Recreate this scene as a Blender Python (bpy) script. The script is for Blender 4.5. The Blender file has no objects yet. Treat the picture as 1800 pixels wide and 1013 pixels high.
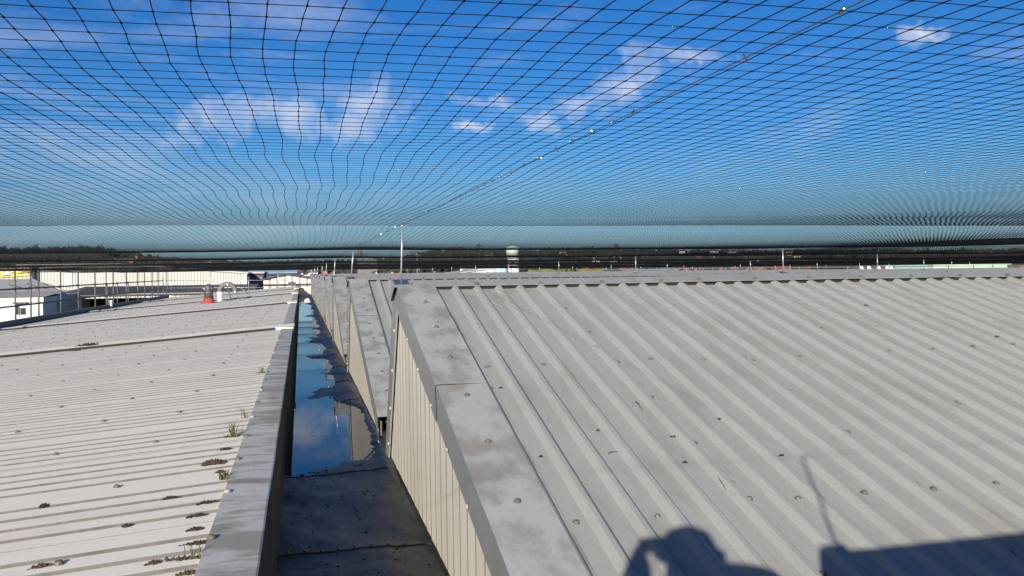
import bpy, bmesh, math, random
import numpy as np
from mathutils import noise as mnoise
from mathutils import Vector, Matrix

random.seed(7); rng = np.random.default_rng(7)
C = bpy.context.scene.collection
SC = bpy.context.scene

# ------------------------------------------------------------------ camera
# world: +Y runs along the box gutter, +X to the right along the ridges, origin = the lens
F_PX, YAW, PITCH, ROLL = 1505.2, 0.2415, -0.0204, -0.0133
_F = Vector((math.sin(YAW)*math.cos(PITCH), math.cos(YAW)*math.cos(PITCH), math.sin(PITCH)))
_R0 = Vector((math.cos(YAW), -math.sin(YAW), 0)); _U0 = _R0.cross(_F)
_R = _R0*math.cos(ROLL) + _U0*math.sin(ROLL); _U = _U0*math.cos(ROLL) - _R0*math.sin(ROLL)
cam_d = bpy.data.cameras.new('camera'); cam = bpy.data.objects.new('camera', cam_d); C.objects.link(cam)
cam.matrix_world = Matrix(((_R.x, _U.x, -_F.x, 0), (_R.y, _U.y, -_F.y, 0), (_R.z, _U.z, -_F.z, 0), (0, 0, 0, 1)))
cam_d.sensor_width = 36; cam_d.lens = F_PX/1800*36; cam_d.clip_start = 0.02; cam_d.clip_end = 9000
SC.camera = cam

def W(px, py, Y):
    """the place at depth Y (metres along the gutter) that stands at a pixel of the 1800 px photograph"""
    d = _R*((px-900)/F_PX) - _U*((py-506.5)/F_PX) + _F
    return d*(Y/d.y)

# ------------------------------------------------------------------ world and sun
SUN_AZ, SUN_EL = math.radians(23.2), math.radians(17.6)      # light travels 23.2 deg right of +Y
SUN_TO = Vector((-math.sin(SUN_AZ)*math.cos(SUN_EL), -math.cos(SUN_AZ)*math.cos(SUN_EL), math.sin(SUN_EL)))
world = bpy.data.worlds.new("World"); SC.world = world; world.use_nodes = True
wn, wl = world.node_tree.nodes, world.node_tree.links
wn.clear()
def wnode(t, **kw):
    n = wn.new(t)
    for k, v in kw.items(): setattr(n, k, v)
    return n
wout = wnode('ShaderNodeOutputWorld'); wbg = wnode('ShaderNodeBackground'); wbg.inputs[1].default_value = 0.064
sky = wnode('ShaderNodeTexSky', sky_type='NISHITA'); sky.sun_disc = False
sky.sun_elevation = SUN_EL; sky.sun_rotation = math.atan2(SUN_TO.x, SUN_TO.y)
sky.altitude = 60; sky.air_density = 1.0; sky.dust_density = 0.1; sky.ozone_density = 2.6
wl.new(wbg.outputs[0], wout.inputs[0])
def vmath(op, a, b=None):
    n = wnode('ShaderNodeVectorMath', operation=op)
    for i, v in enumerate((a, b)):
        if v is None: continue
        if hasattr(v, 'default_value'): wl.new(v, n.inputs[i])
        else: n.inputs[i].default_value = v
    return n.outputs['Value'] if op in ('DOT_PRODUCT', 'LENGTH') else n.outputs[0]
def wmath(op, a, b=None, c=None, clamp=False):
    n = wnode('ShaderNodeMath', operation=op, use_clamp=clamp)
    for i, v in enumerate((a, b, c)):
        if v is None: continue
        if hasattr(v, 'default_value'): wl.new(v, n.inputs[i])
        else: n.inputs[i].default_value = v
    return n.outputs[0]
wtc = wnode('ShaderNodeTexCoord'); wdir = wtc.outputs['Generated']
def wnoise(scale, detail, rough, vec, dist=0.0):
    n = wnode('ShaderNodeTexNoise'); n.inputs['Scale'].default_value = scale; n.inputs['Detail'].default_value = detail
    n.inputs['Roughness'].default_value = rough; n.inputs['Distortion'].default_value = dist
    wl.new(vec, n.inputs['Vector']); return n
warp = wnoise(9.0, 4, .6, wdir)
wvec = vmath('ADD', wdir, vmath('SCALE', vmath('SUBTRACT', warp.outputs['Color'], (.5, .5, .5))))
[n for n in wn if n.type == 'VECT_MATH' and n.operation == 'SCALE'][0].inputs['Scale'].default_value = .10
fine = wnoise(20, 8, .62, wvec, .3).outputs[0]
# cumulus scraps: (pixel x, y, half width, half height, tilt in px, strength) seen in the photograph, as directions
CLOUDS = [(480, 205, 120, 34, -8, .95), (390, 215, 90, 36, 10, .75), (600, 222, 110, 30, 0, .8), (660, 190, 80, 34, -14, .8), (340, 245, 80, 18, -10, .5),
          (820, 235, 27, 11, -4, 1.0), (945, 207, 38, 22, -14, .8), (1025, 165, 55, 28, -6, .7), (1108, 152, 52, 34, -34, 1.0), (1200, 118, 75, 16, -4, .7),
          (1607, 60, 27, 11, -8, 1.0), (850, 178, 60, 12, 4, .5), (980, 180, 70, 22, 0, .35), (730, 212, 70, 8, 6, .4)]
total = None
for (px, py, a, b, tilt, s) in CLOUDS:
    d = W(px, py, 1).normalized()
    r = d.cross(Vector((0, 0, 1))).normalized(); u = r.cross(d)
    a *= 1.3; b *= 1.35; t = tilt/a; rr = (r - u*t*-1*-1).normalized() if False else (r + u*(-t)).normalized(); uu = rr.cross(d)
    du = vmath('DOT_PRODUCT', wvec, tuple(rr*(F_PX/a))); dv = vmath('DOT_PRODUCT', wvec, tuple(uu*(F_PX/b)))
    q = wmath('ADD', wmath('MULTIPLY', du, du), wmath('MULTIPLY', dv, dv))
    front = wmath('GREATER_THAN', vmath('DOT_PRODUCT', wdir, tuple(d)), 0.0)
    m = wmath('MULTIPLY', wmath('MULTIPLY', wmath('SUBTRACT', 1.0, wmath('SQRT', q), clamp=True), s), front)
    total = m if total is None else wmath('MAXIMUM', total, m)
puff = wmath('MULTIPLY', wmath('SUBTRACT', wmath('MULTIPLY_ADD', fine, 2.0, wmath('MULTIPLY', total, 1.05)), 1.16, clamp=True), 1.0, clamp=True)
puff = wmath('MULTIPLY', puff, wmath('GREATER_THAN', total, 0.001))
# thin high cirrus, streaked, all over the sky and denser to the left (north-west)
cm = wnode('ShaderNodeMapping'); cm.inputs['Rotation'].default_value = (0, 0, .5); cm.inputs['Scale'].default_value = (1.6, 4.0, 9.0); wl.new(wdir, cm.inputs[0])
cir = wnoise(2.2, 7, .62, cm.outputs[0], .6).outputs[0]
lft = W(150, 60, 1).normalized()
cden = wmath('MULTIPLY', wmath('SUBTRACT', vmath('DOT_PRODUCT', wdir, tuple(lft)), .93, clamp=True), 14.0, clamp=True)
back = wnode('ShaderNodeMapRange', interpolation_type='SMOOTHSTEP'); wl.new(vmath('DOT_PRODUCT', wdir, tuple(Vector((-.75, -.5, .45)).normalized())), back.inputs[0])
for i_, v_ in ((1, -.05), (2, .8), (3, 0.0), (4, 1.0)): back.inputs[i_].default_value = v_
thr = wmath('MULTIPLY_ADD', back.outputs[0], -.22, wmath('MULTIPLY_ADD', cden, -.16, .56))     # unseen veil added behind and to the left as neutral fill
cirm = wmath('MULTIPLY', wmath('SUBTRACT', cir, thr, clamp=True), 1.9, clamp=True)
mask = wmath('MAXIMUM', wmath('MULTIPLY', puff, .72), wmath('MULTIPLY', cirm, .50), clamp=True)
hsv = wnode('ShaderNodeHueSaturation'); hsv.inputs['Saturation'].default_value = 1.35; hsv.inputs['Value'].default_value = 1.0
wl.new(sky.outputs[0], hsv.inputs['Color'])
mix = wnode('ShaderNodeMix', data_type='RGBA'); wl.new(mask, mix.inputs[0])
tint = vmath('MULTIPLY', hsv.outputs[0], (.43, .68, 1.0)); 
sepz = wnode('ShaderNodeSeparateXYZ'); wl.new(wdir, sepz.inputs[0])
hz = wnode('ShaderNodeMapRange', interpolation_type='SMOOTHSTEP'); wl.new(sepz.outputs[2], hz.inputs[0])
for i_, v_ in ((1, -.02), (2, .15), (3, .75), (4, 0.0)): hz.inputs[i_].default_value = v_
hmix = wnode('ShaderNodeMix', data_type='RGBA'); wl.new(hz.outputs[0], hmix.inputs[0]); wl.new(tint, hmix.inputs[6]); hmix.inputs[7].default_value = (2.7, 4.25, 6.15, 1)
wl.new(hmix.outputs[2], mix.inputs[6])
mix.inputs[7].default_value = (8.6, 8.6, 9.2, 1)
wl.new(mix.outputs[2], wbg.inputs[0])
sun_d = bpy.data.lights.new('sun', 'SUN'); sun_d.energy = 5.0; sun_d.angle = math.radians(.53); sun_d.color = (1, .935, .835)
sun = bpy.data.objects.new('sun', sun_d); C.objects.link(sun); sun.rotation_euler = SUN_TO.to_track_quat('Z', 'Y').to_euler()
SC.view_settings.view_transform = 'Standard'; SC.view_settings.look = 'None'; SC.view_settings.gamma = 1
SC.view_settings.use_curve_mapping = False; SC.view_settings.exposure = 0.70

# ------------------------------------------------------------------ materials
MATS = {}
def mat(name, base, rough=.6, dirt=None, amt=.5, scale=3.0, stretch=(1, 1, 1), metal=0.0, fine=.06, bump=0.0, lo=.45, hi=.7, spec=.5, dirt2=None, amt2=.5, scale2=12, lo2=.55, hi2=.7):
    if name in MATS: return MATS[name]
    m = bpy.data.materials.new(name); m.use_nodes = True; n, l = m.node_tree.nodes, m.node_tree.links
    p = n['Principled BSDF']; p.inputs['Roughness'].default_value = rough; p.inputs['Metallic'].default_value = metal
    p.inputs['Specular IOR Level'].default_value = spec
    g = n.new('ShaderNodeNewGeometry'); col = None
    rgb = n.new('ShaderNodeRGB'); rgb.outputs[0].default_value = (*base, 1); col = rgb.outputs[0]
    def layer(col, colour, sc, st, lo, hi, amt, det=6):
        mp = n.new('ShaderNodeMapping'); mp.inputs['Scale'].default_value = st; l.new(g.outputs['Position'], mp.inputs[0])
        nz = n.new('ShaderNodeTexNoise'); nz.inputs['Scale'].default_value = sc; nz.inputs['Detail'].default_value = det; nz.inputs['Roughness'].default_value = .6
        l.new(mp.outputs[0], nz.inputs['Vector'])
        r = n.new('ShaderNodeMapRange'); r.inputs[1].default_value = lo; r.inputs[2].default_value = hi; r.inputs[3].default_value = 0; r.inputs[4].default_value = amt
        r.interpolation_type = 'SMOOTHSTEP'; l.new(nz.outputs[0], r.inputs[0])
        x = n.new('ShaderNodeMix'); x.data_type = 'RGBA'; l.new(r.outputs[0], x.inputs[0]); l.new(col, x.inputs[6]); x.inputs[7].default_value = (*colour, 1)
        return x.outputs[2], nz
    if dirt: col, _ = layer(col, dirt, scale, stretch, lo, hi, amt)
    if dirt2: col, _ = layer(col, dirt2, scale2, stretch, lo2, hi2, amt2)
    if fine:
        col, nz = layer(col, tuple(c*.55 for c in base), 60, (1, 1, 1), .4, .75, fine*4, 3)
        if bump:
            b = n.new('ShaderNodeBump'); b.inputs['Strength'].default_value = bump; b.inputs['Distance'].default_value = .01
            l.new(nz.outputs[0], b.inputs['Height']); l.new(b.outputs[0], p.inputs['Normal'])
    l.new(col, p.inputs['Base Color'])
    MATS[name] = m; return m
M_SHEET = mat('weathered grey roof sheet', (.312, .313, .290), .65, (.232, .216, .188), .6, 2.6, (2.0, .4, 1), lo=.45, hi=.75, dirt2=(.22, .165, .125), amt2=.6, scale2=8, lo2=.61, hi2=.76, fine=.06)
M_VERGE = mat('pale flashing with algae blotches', (.345, .350, .333), .65, (.215, .20, .175), .85, 3.4, (1.3, .8, 1), lo=.44, hi=.66, spec=.3, dirt2=(.26, .20, .165), amt2=.4, scale2=7, lo2=.6, hi2=.75)
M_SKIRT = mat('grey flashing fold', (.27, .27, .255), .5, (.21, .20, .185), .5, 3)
M_CREAM = mat('cream cladding', (.70, .65, .55), .55, (.58, .50, .39), .6, 1.6, (1, 1, .25), lo=.45, hi=.75, fine=.03)
M_LEFT = mat('pale buff roof sheet', (.83, .77, .65), .6, (.78, .715, .59), .5, 1.1, (.4, 1, 1), lo=.42, hi=.7, fine=.04, dirt2=(.62, .50, .40), amt2=.35, scale2=2.6)
M_TROUGH = mat('dirt and painted shade in the troughs', (.15, .14, .125), .9, (.07, .055, .045), .6, 5, fine=.1)  # trough dirt, with the shade of the narrow troughs put into the colour
M_CAP = mat('stained capping', (.50, .49, .455), .65, (.25, .225, .185), .85, 2.4, (1, 2.1, 1), lo=.43, hi=.62, dirt2=(.25, .18, .12), amt2=.7, scale2=5, lo2=.50, hi2=.68)
M_UPSTAND = mat('grey upstand', (.05, .053, .052), .85, (.03, .029, .027), .7, 3, (1, 1, .4), spec=.12)
M_GUTTER = mat('silted gutter floor', (.040, .039, .034), .42, (.020, .019, .016), .8, 2.3, fine=.2, bump=.5, dirt2=(.085, .072, .06), amt2=.5, scale2=6)
M_GROOVE = mat('painted shade in the cladding grooves', (.13, .115, .09), .8, (.08, .07, .055), .6, 4)  # dark colour standing in for the shade inside the narrow grooves
M_DARK = mat('dark gap filler', (.012, .010, .009), .9, (.035, .016, .011), .6, 8)
M_BOLT = mat('weathered screw cap', (.115, .11, .075), .5, (.20, .185, .14), .5, 40)
M_PALEBOLT = mat('pale screw cap', (.36, .335, .28), .6)
M_GALV = mat('galvanised steel', (.55, .55, .53), .35, (.35, .34, .32), .5, 12, metal=.7)
M_PLATE = mat('dark steel plate', (.10, .11, .15), .45, (.2, .2, .22), .4, 20, metal=.4)
M_TUBE = mat('scaffold tube', (.13, .125, .115), .55, (.07, .065, .06), .7, 6, metal=.3)
M_BLACKTUBE = mat('dark scaffold rail', (.05, .05, .05), .6, (.12, .11, .1), .5, 6)
M_NET = mat('black net twine', (.006, .008, .011), .8, None, fine=0, spec=.12)
M_WIRE = mat('dull wire rope', (.16, .16, .16), .4, None, fine=0, metal=.6)
M_RING = mat('bright ring clip', (.75, .75, .74), .18, None, fine=0, metal=1)
M_MOSS = mat('dry brown moss', (.055, .036, .022), .95, (.10, .075, .03), .6, 60)
M_SOIL_SHADE = mat('dark wet silt and joint shade', (.022, .018, .014), .9, (.05, .04, .03), .5, 40)  # silt colour, also used to paint shade at roof laps and joint strips
M_GRASS = mat('green grass blade', (.075, .10, .03), .8, (.17, .16, .075), .6, 30)
M_TWIG = mat('dry twig', (.10, .085, .065), .9, None)

# ------------------------------------------------------------------ mesh helpers
class MB:
    def __init__(s): s.v, s.f, s.mi = [], [], []
    def poly(s, pts, faces, mi=0):
        o = len(s.v); s.v += [tuple(p) for p in pts]
        for f in faces: s.f.append(tuple(o+i for i in f)); s.mi.append(mi)
        return s
    def box(s, a, b, mi=0):
        x0, y0, z0 = a; x1, y1, z1 = b
        return s.poly([(x0,y0,z0),(x1,y0,z0),(x1,y1,z0),(x0,y1,z0),(x0,y0,z1),(x1,y0,z1),(x1,y1,z1),(x0,y1,z1)],
                      [(3,2,1,0),(4,5,6,7),(0,1,5,4),(1,2,6,5),(2,3,7,6),(3,0,4,7)], mi)
    def prism(s, outline, lo, hi, axis, mi=0):
        """outline of 2-D points carried from lo to hi along an axis ('x','y','z')"""
        def p(u, v, t): return {'x': (t, u, v), 'y': (u, t, v), 'z': (u, v, t)}[axis]
        n = len(outline)
        pts = [p(u, v, lo) for u, v in outline] + [p(u, v, hi) for u, v in outline]
        fs = [(i, (i+1) % n, n+(i+1) % n, n+i) for i in range(n)] + [tuple(range(n))[::-1], tuple(range(n, 2*n))]
        return s.poly(pts, fs, mi)
    def tube(s, path, r, n=8, mi=0, caps=True):
        path = [Vector(p) for p in path]; rs = r if isinstance(r, (list, tuple)) else [r]*len(path)
        rings = []; prev = None
        for i, p in enumerate(path):
            t = (path[min(i+1, len(path)-1)] - path[max(i-1, 0)]).normalized()
            if prev is None: a = t.orthogonal().normalized()
            else: a = (prev - t*prev.dot(t)).normalized()
            prev = a; b = t.cross(a)
            rings.append([p + (a*math.cos(2*math.pi*k/n) + b*math.sin(2*math.pi*k/n))*rs[i] for k in range(n)])
        pts = [q for ring in rings for q in ring]; fs = []
        for i in range(len(path)-1):
            for k in range(n): fs.append((i*n+k, i*n+(k+1) % n, (i+1)*n+(k+1) % n, (i+1)*n+k))
        if caps: fs += [tuple(range(n))[::-1], tuple(range((len(path)-1)*n, len(path)*n))]
        return s.poly(pts, fs, mi)
    def lathe(s, prof, c=(0, 0, 0), n=16, mi=0):
        pts = [(c[0]+r*math.cos(2*math.pi*k/n), c[1]+r*math.sin(2*math.pi*k/n), c[2]+z) for r, z in prof for k in range(n)]
        fs = []
        for i in range(len(prof)-1):
            for k in range(n): fs.append((i*n+k, i*n+(k+1) % n, (i+1)*n+(k+1) % n, (i+1)*n+k))
        fs += [tuple(range(n))[::-1], tuple(range((len(prof)-1)*n, len(prof)*n))]
        return s.poly(pts, fs, mi)
    def build(s, name, m, parent=None, loc=(0, 0, 0), smooth=False):
        me = bpy.data.meshes.new(name); me.from_pydata(s.v, [], s.f)
        for x in (m if isinstance(m, (list, tuple)) else [m]): me.materials.append(x)
        me.polygons.foreach_set('material_index', s.mi)
        if smooth: me.polygons.foreach_set('use_smooth', [True]*len(me.polygons))
        me.update(); return link(name, me, parent, loc)
def link(name, me, parent=None, loc=(0, 0, 0), rot=None, scale=None):
    o = bpy.data.objects.new(name, me); C.objects.link(o); o.location = loc
    if rot: o.rotation_euler = rot
    if scale: o.scale = scale
    if parent: o.parent = parent
    return o
def tag(o, label=None, cat=None, group=None, kind=None):
    for k, v in (('label', label), ('category', cat), ('group', group), ('kind', kind)):
        if v: o[k] = v
    return o
def thing(name, label, cat, loc=(0, 0, 0), group=None):
    o = link(name, None, None, loc); o.empty_display_size = .1
    return tag(o, label, cat, group)
ORD = ['', 'first', 'second', 'third', 'fourth', 'fifth', 'sixth', 'seventh', 'eighth', 'ninth', 'tenth']

# a weather-proof screw: washer, dome cap
def screw_mesh(r=.014, h=.013):
    b = MB(); b.lathe([(r*1.25, 0), (r*1.25, .003), (r, .0032), (r*.95, h*.7), (r*.6, h), (0.0015, h*1.05)], n=10)
    me = bpy.data.meshes.new('fastener'); me.from_pydata(b.v, [], b.f); me.materials.append(M_BOLT); me.update(); return me
SCREW = screw_mesh(); SCREW_PALE = SCREW.copy(); SCREW_PALE.materials.clear(); SCREW_PALE.materials.append(M_PALEBOLT)

# ------------------------------------------------------------------ ground and hills
def ground_z(x, y):
    """flat town, then hills behind it; heights follow the skyline"""
    d = math.hypot(x, y); az = math.degrees(math.atan2(x, y))
    el = np.interp(az, [-60, -17, -12, -10.5, -8, -3, 3, 7, 9, 14, 20, 26, 33, 42, 70], [1.25, 1.42, 1.42, 1.15, .8, .5, .55, .8, 1.1, 1.05, 1.15, .9, .75, .55, .5])
    t = min(max((d-500)/1300, 0), 1); t = t*t*(3-2*t)
    bump = .12*math.sin(x*.011+1)*math.cos(y*.009)+.06*math.sin(x*.031)*math.sin(y*.027+2)
    return -9 + t*(9+1800*math.tan(math.radians(el))*(1+bump*.35)) - .35*max(0, d-2000)*.15
gb = bmesh.new(); NR, NA = 44, 120
rad = [0.0]+[20*1.142**i for i in range(NR)]
prev = None; cen = gb.verts.new((0, 0, -9))
for r in rad[1:]:
    row = [gb.verts.new((r*math.sin(a), r*math.cos(a), ground_z(r*math.sin(a), r*math.cos(a)))) for a in [2*math.pi*k/NA for k in range(NA)]]
    for k in range(NA):
        if prev: gb.faces.new((prev[k], row[k], row[(k+1) % NA], prev[(k+1) % NA]))
        else: gb.faces.new((cen, row[k], row[(k+1) % NA]))
    prev = row
gm = bpy.data.meshes.new('ground'); gb.normal_update(); gb.to_mesh(gm); gb.free()
gm.materials.append(mat('fields, tarmac and scrub', (.055, .06, .045), .95, (.075, .062, .05), .9, .012, fine=.1, dirt2=(.03, .038, .03), amt2=.9, scale2=.03, lo2=.45, hi2=.6))
gm.polygons.foreach_set('use_smooth', [True]*len(gm.polygons))
if gm.polygons[0].normal.z < 0: gm.flip_normals()
tag(link('ground', gm), 'flat town ground rising to wooded hills on the skyline', kind='structure')

# ------------------------------------------------------------------ the sawtooth (north-light) roof
PER, Y1, SL = 7.84, 7.59, .2765
ZT = -.172                      # trough level at the front edge of a ridge cap
XR0 = 1.1526                    # rib 0
def Yk(k): return Y1+PER*(k-1)
def zs(k, y): return ZT-SL*(Yk(k)-y)         # trough plane of slope k
saw = thing('sawtooth_roof', 'grey ribbed sawtooth factory roof with cream gable ends stepping away beside the gutter', 'roof', (0, 0, 0))
NT = 10
GX = .862                        # gable plane
def extrude_sheet(prof, k, y0, y1, zoff=0.0):
    b = MB(); n = len(prof)
    ys = [y0, (y0+y1)/2, y1]
    for y in ys:
        for x, h in prof: b.v.append((x, y, zs(k, y)+h+zoff))
    for r in range(2):
        for i in range(n-1): b.f.append((r*n+i, r*n+i+1, (r+1)*n+i+1, (r+1)*n+i)); b.mi.append(0)
    # the folded lower edge of the sheet
    o = len(b.v)
    for x, h in prof: b.v.append((x, y0, zs(k, y0)+h+zoff-.004))
    for i in range(n-1): b.f.append((o+i, o+i+1, i+1, i)); b.mi.append(0)
    return b
def rib_profile(x0, nribs, lap=True):
    p = [(x0, 0.0)]
    for i in range(nribs):
        c = x0+.1+.2*i
        p += [(c-.046, 0), (c-.041, .004), (c-.018, .031), (c-.012, .034), (c+.012, .034), (c+.018, .031), (c+.041, .004), (c+.046, 0)]
    p.append((x0+.2*nribs, 0))
    if lap: p += [(x0+.2*nribs+.05, 0.0)]
    return p
def slope_range(k): return Yk(k)-5.52, Yk(k)+.12
xmax = {0: 12, 1: 12, 2: 21, 3: 29}
TEETH = {}
for k in range(0, NT+1):
    _before = set(saw.children)
    y0, y1 = slope_range(k)
    x_end = xmax.get(k, min(92, 8.2*k+8))
    # sheets, one metre wide, each lapped over the next
    if k in (1, 2, 3):
        n = int(x_end-1.05)
        for i in range(n):
            x0 = XR0-.1+1.0*i
            sh = extrude_sheet(rib_profile(x0, 5), k, y0, y1, .0015*((n-i) % 2)+.0006*rng.random()).build('roof_sheet', M_SHEET, saw)
            if k == 1:
                def screw(x, y, h, me=SCREW):
                    o = link('fastener', me, sh, (x, y, zs(1, y)+h+.001), (-math.atan(SL)*-1, 0, rng.uniform(0, 6)))
                    s = rng.uniform(.9, 1.25); o.scale = (s, s, s)
                for row in (3.88, 5.78):
                    for j in range(3):
                        xx = XR0+.1+.4*j+1.0*i + (.2 if i % 2 else 0)
                        if xx < x0+1.0 and xx < 8.2: screw(xx+rng.normal(0, .006), row+rng.normal(0, .02), 0)
                for j in range(7):
                    yy = 7.03-.62*j
                    if x0+1.02 < 8.5 and yy < 7.2: screw(x0+.1+.048+rng.normal(0, .004) if i else 2.57, yy+rng.normal(0, .012), .0 if i == 0 else .0)
    else:
        nr = int((x_end-1.05)/.2)
        extrude_sheet(rib_profile(XR0-.1, nr, False), k, y0, y1).build('roof_sheeting', M_SHEET, saw)
    # dark board closing the gap under the cap
    b = MB(); b.box((1.16, Yk(k)+.028, zs(k, Yk(k)+.03)-.01), (x_end, Yk(k)+.04, zs(k, Yk(k)+.03)+.037)); b.build('gap_filler', M_DARK, saw)
    # ridge cap in lengths
    ya, zc0 = Yk(k)+.25, ZT+.043
    za = zc0+.052; yb, zb = ya+.12, za-.18
    x = .80; i = 0
    L = 2.95 if k in (1, 2) else (x_end-.8 if k > 3 or k == 0 else 5.9)
    while x < x_end-.1:
        xe = min(x+L, x_end); up = .0025*(i % 2)
        b = MB(); yc = Yk(k)-(.012 if i % 2 else 0)
        n = max(2, int((xe-x)/.6)); wob = rng.normal(0, .0025, n+1)
        for j in range(n+1):
            xx = x-.03*(i > 0)+(xe-x+.03*(i > 0))*j/n; w = wob[j]
            b.v += [(xx, yc, zc0-.002+up+w), (xx, yc, zc0+up+w), (xx, ya, za+up), (xx, yb, zb+up), (xx, yb-.012, zb-.01)]
        for j in range(n):
            for q in range(4): b.f.append((j*5+q, (j+1)*5+q, (j+1)*5+q+1, j*5+q+1)); b.mi.append(0)
        b.f += [(4, 3, 2, 1, 0), tuple(n*5+q for q in range(5))]; b.mi += [0, 0]
        cp = b.build('ridge_cap', M_VERGE if k > 3 else M_SHEET, saw)
        if k in (1, 2):
            for j in range(int((xe-x)/.6)+1):
                xx = XR0+.2*math.ceil((x-XR0)/.2)+.6*j
                if xx < xe and xx < (8.3 if k == 1 else 14): link('fastener', SCREW, cp, (xx, Yk(k)+.045, zc0+.045*SL+up), (math.atan(SL), 0, 0), (1.2,)*3)
        x += L; i += 1
    # verge flashing: flat top, fold over the gable, inner lip
    joints = [y0-.03, Yk(k)-2.17-.0, Yk(k)+.02] if k != 2 else [y0-.03, Yk(k)-1.95, Yk(k)+.02]
    for i in range(len(joints)-1):
        ja, jb = joints[i], joints[i+1]+(.05 if i == 0 else 0)
        up = .004 if i else -.002; b = MB()
        prof = [(.826+(0.004 if i == 0 else 0), -.20), (.822+(0.004 if i == 0 else 0), .046+up), (1.155, .050+up), (1.158, .006), (1.205, .004), (1.212, -.004)]
        ny = 6
        for j in range(ny+1):
            y = ja+(jb-ja)*j/ny; w = rng.normal(0, .0012)
            for q, (xx, h) in enumerate(prof): b.v.append((xx+(w if q < 2 else 0), y, zs(k, y)+h+(w if q in (1, 2) else 0)))
        m = len(prof)
        for j in range(ny):
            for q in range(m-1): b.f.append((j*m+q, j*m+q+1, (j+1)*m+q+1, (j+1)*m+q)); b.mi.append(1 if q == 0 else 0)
        if i:      # the turned-down lap edge over the lower length
            o = len(b.v); b.v += [(p[0], ja+.001, zs(k, ja)+p[1]-.009) for p in prof[1:3]]; b.f.append((1, 2, o+1, o)); b.mi.append(0)
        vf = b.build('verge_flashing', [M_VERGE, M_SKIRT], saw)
        if i and k < 5:
            b = MB(); b.box((.824, ja-.007, zs(k, ja-.004)+.0445), (1.152, ja-.0005, zs(k, ja-.004)+.0505)); b.build('lap_shade', M_SOIL_SHADE, vf)  # thin dark strip painted in as the shadow gap under the lap
        if k in (1, 2):
            for j in range(9):
                yy = Yk(k)-.49-.62*j
                if ja < yy < jb-.05:
                    link('fastener', SCREW, vf, (1.0+rng.normal(0, .006), yy, zs(k, yy)+.049+up), (math.atan(SL), 0, 0), (1.1,)*3)
                    link('fastener', SCREW_PALE, vf, (.822, yy-.25, zs(k, yy-.25)-.165), (0, -math.pi/2, 0), (.85,)*3)
    # gable cladding: narrow-grooved vertical sheet
    yA, zA = Yk(k)+.25, ZT+.09; yB, zB = Yk(k)+1.43, -1.87
    yb0 = y0-.02; zbot = -1.88
    def ztop(y):
        a = zs(k, y)-.02; c = zA+(y-yA)/(yB-yA)*(zB-zA)-.03
        return max(zbot+.02, min(a, c))
    b = MB(); y = yb0; prof = []
    while y < yB-.06:
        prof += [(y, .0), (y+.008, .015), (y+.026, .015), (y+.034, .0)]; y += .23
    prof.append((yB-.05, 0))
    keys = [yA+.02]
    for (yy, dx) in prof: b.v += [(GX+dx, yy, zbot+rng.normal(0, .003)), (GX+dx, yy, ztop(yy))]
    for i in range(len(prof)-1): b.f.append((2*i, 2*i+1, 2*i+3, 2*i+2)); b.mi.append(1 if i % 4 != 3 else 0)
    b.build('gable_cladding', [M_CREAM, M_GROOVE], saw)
    # trim down the back edge of the gable
    b = MB(); b.poly([(.83, yA+.12, zA-.02), (.83, yA-.22, zA-.10), (.83, yB-.30, zB-.03), (.83, yB+.02, zB-.03),
                      (.845, yA+.12, zA-.02), (.845, yA-.22, zA-.10), (.845, yB-.30, zB-.03), (.845, yB+.02, zB-.03)],
                     [(0,1,2,3), (7,6,5,4), (0,3,7,4), (1,5,6,2), (2,6,7,3), (0,4,5,1)]); tr = b.build('back_trim', M_SKIRT, saw)
    if k in (1, 2):
        for j in range(4):
            f = .2+.22*j; link('fastener', SCREW_PALE, tr, (.829, yA-.18+f*(yB-yA-.08), zA-.1+f*(zB-zA)), (0, -math.pi/2, 0), (1.2,)*3)
    # steep glazed back face and the little valley gutter behind it
    b = MB(); b.poly([(.9, yA, zA-.03), (x_end, yA, zA-.03), (x_end, yB, zB), (.9, yB, zB)], [(0, 1, 2, 3)]); 
    b.build('back_glazing', mat('dull wired glass', (.12, .14, .14), .2), saw)
    b = MB(); yv0, yv1 = yB-.02, Yk(k+1)-5.3
    b.poly([(.93, yv0, -1.70), (.93, yv0, -1.86), (.93, yv1, -1.86), (.93, yv1, -1.72), (x_end, yv0, -1.70), (x_end, yv0, -1.86), (x_end, yv1, -1.86), (x_end, yv1, -1.72)],
           [(0, 4, 5, 1), (1, 5, 6, 2), (2, 6, 7, 3)]); b.build('valley_gutter', M_UPSTAND, saw)
    b = MB(); b.prism([(yv0+.12, -1.62), (yv0+.12, -1.82), (yv0+.2, -1.86), (yv1-.25, -1.86), (yv1-.2, -1.62)], .95, .99, 'x'); b.build('gutter_stop_end', M_CREAM, saw)
    b = MB(); b.box((.885, yb0, -2.05), (.93, yB+.9, -1.84)); b.build('gable_kerb', M_SOIL_SHADE, saw)
    TEETH[k] = [o for o in saw.children if o not in _before]
# the further bays settle very slightly towards the right
def settle(k, x): return -.0046*max(0.0, x-3) if k >= 3 else (-.0032*max(0.0, x-3) if k == 2 else 0.0)
for o in TEETH[0]: o.location += Vector((.03, 0, -.045))
for k, obs in TEETH.items():
    if k < 2: continue
    for o in obs:
        if o.name.startswith('roof_sheeting'):
            bm_ = bmesh.new(); bm_.from_mesh(o.data); bmesh.ops.bisect_plane(bm_, geom=bm_.verts[:]+bm_.edges[:]+bm_.faces[:], plane_co=(3, 0, 0), plane_no=(1, 0, 0)); bm_.to_mesh(o.data); bm_.free()
        for v in o.data.vertices: v.co.z += settle(k, v.co.x)
        for c in o.children: c.location.z += settle(k, c.location.x)
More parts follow.
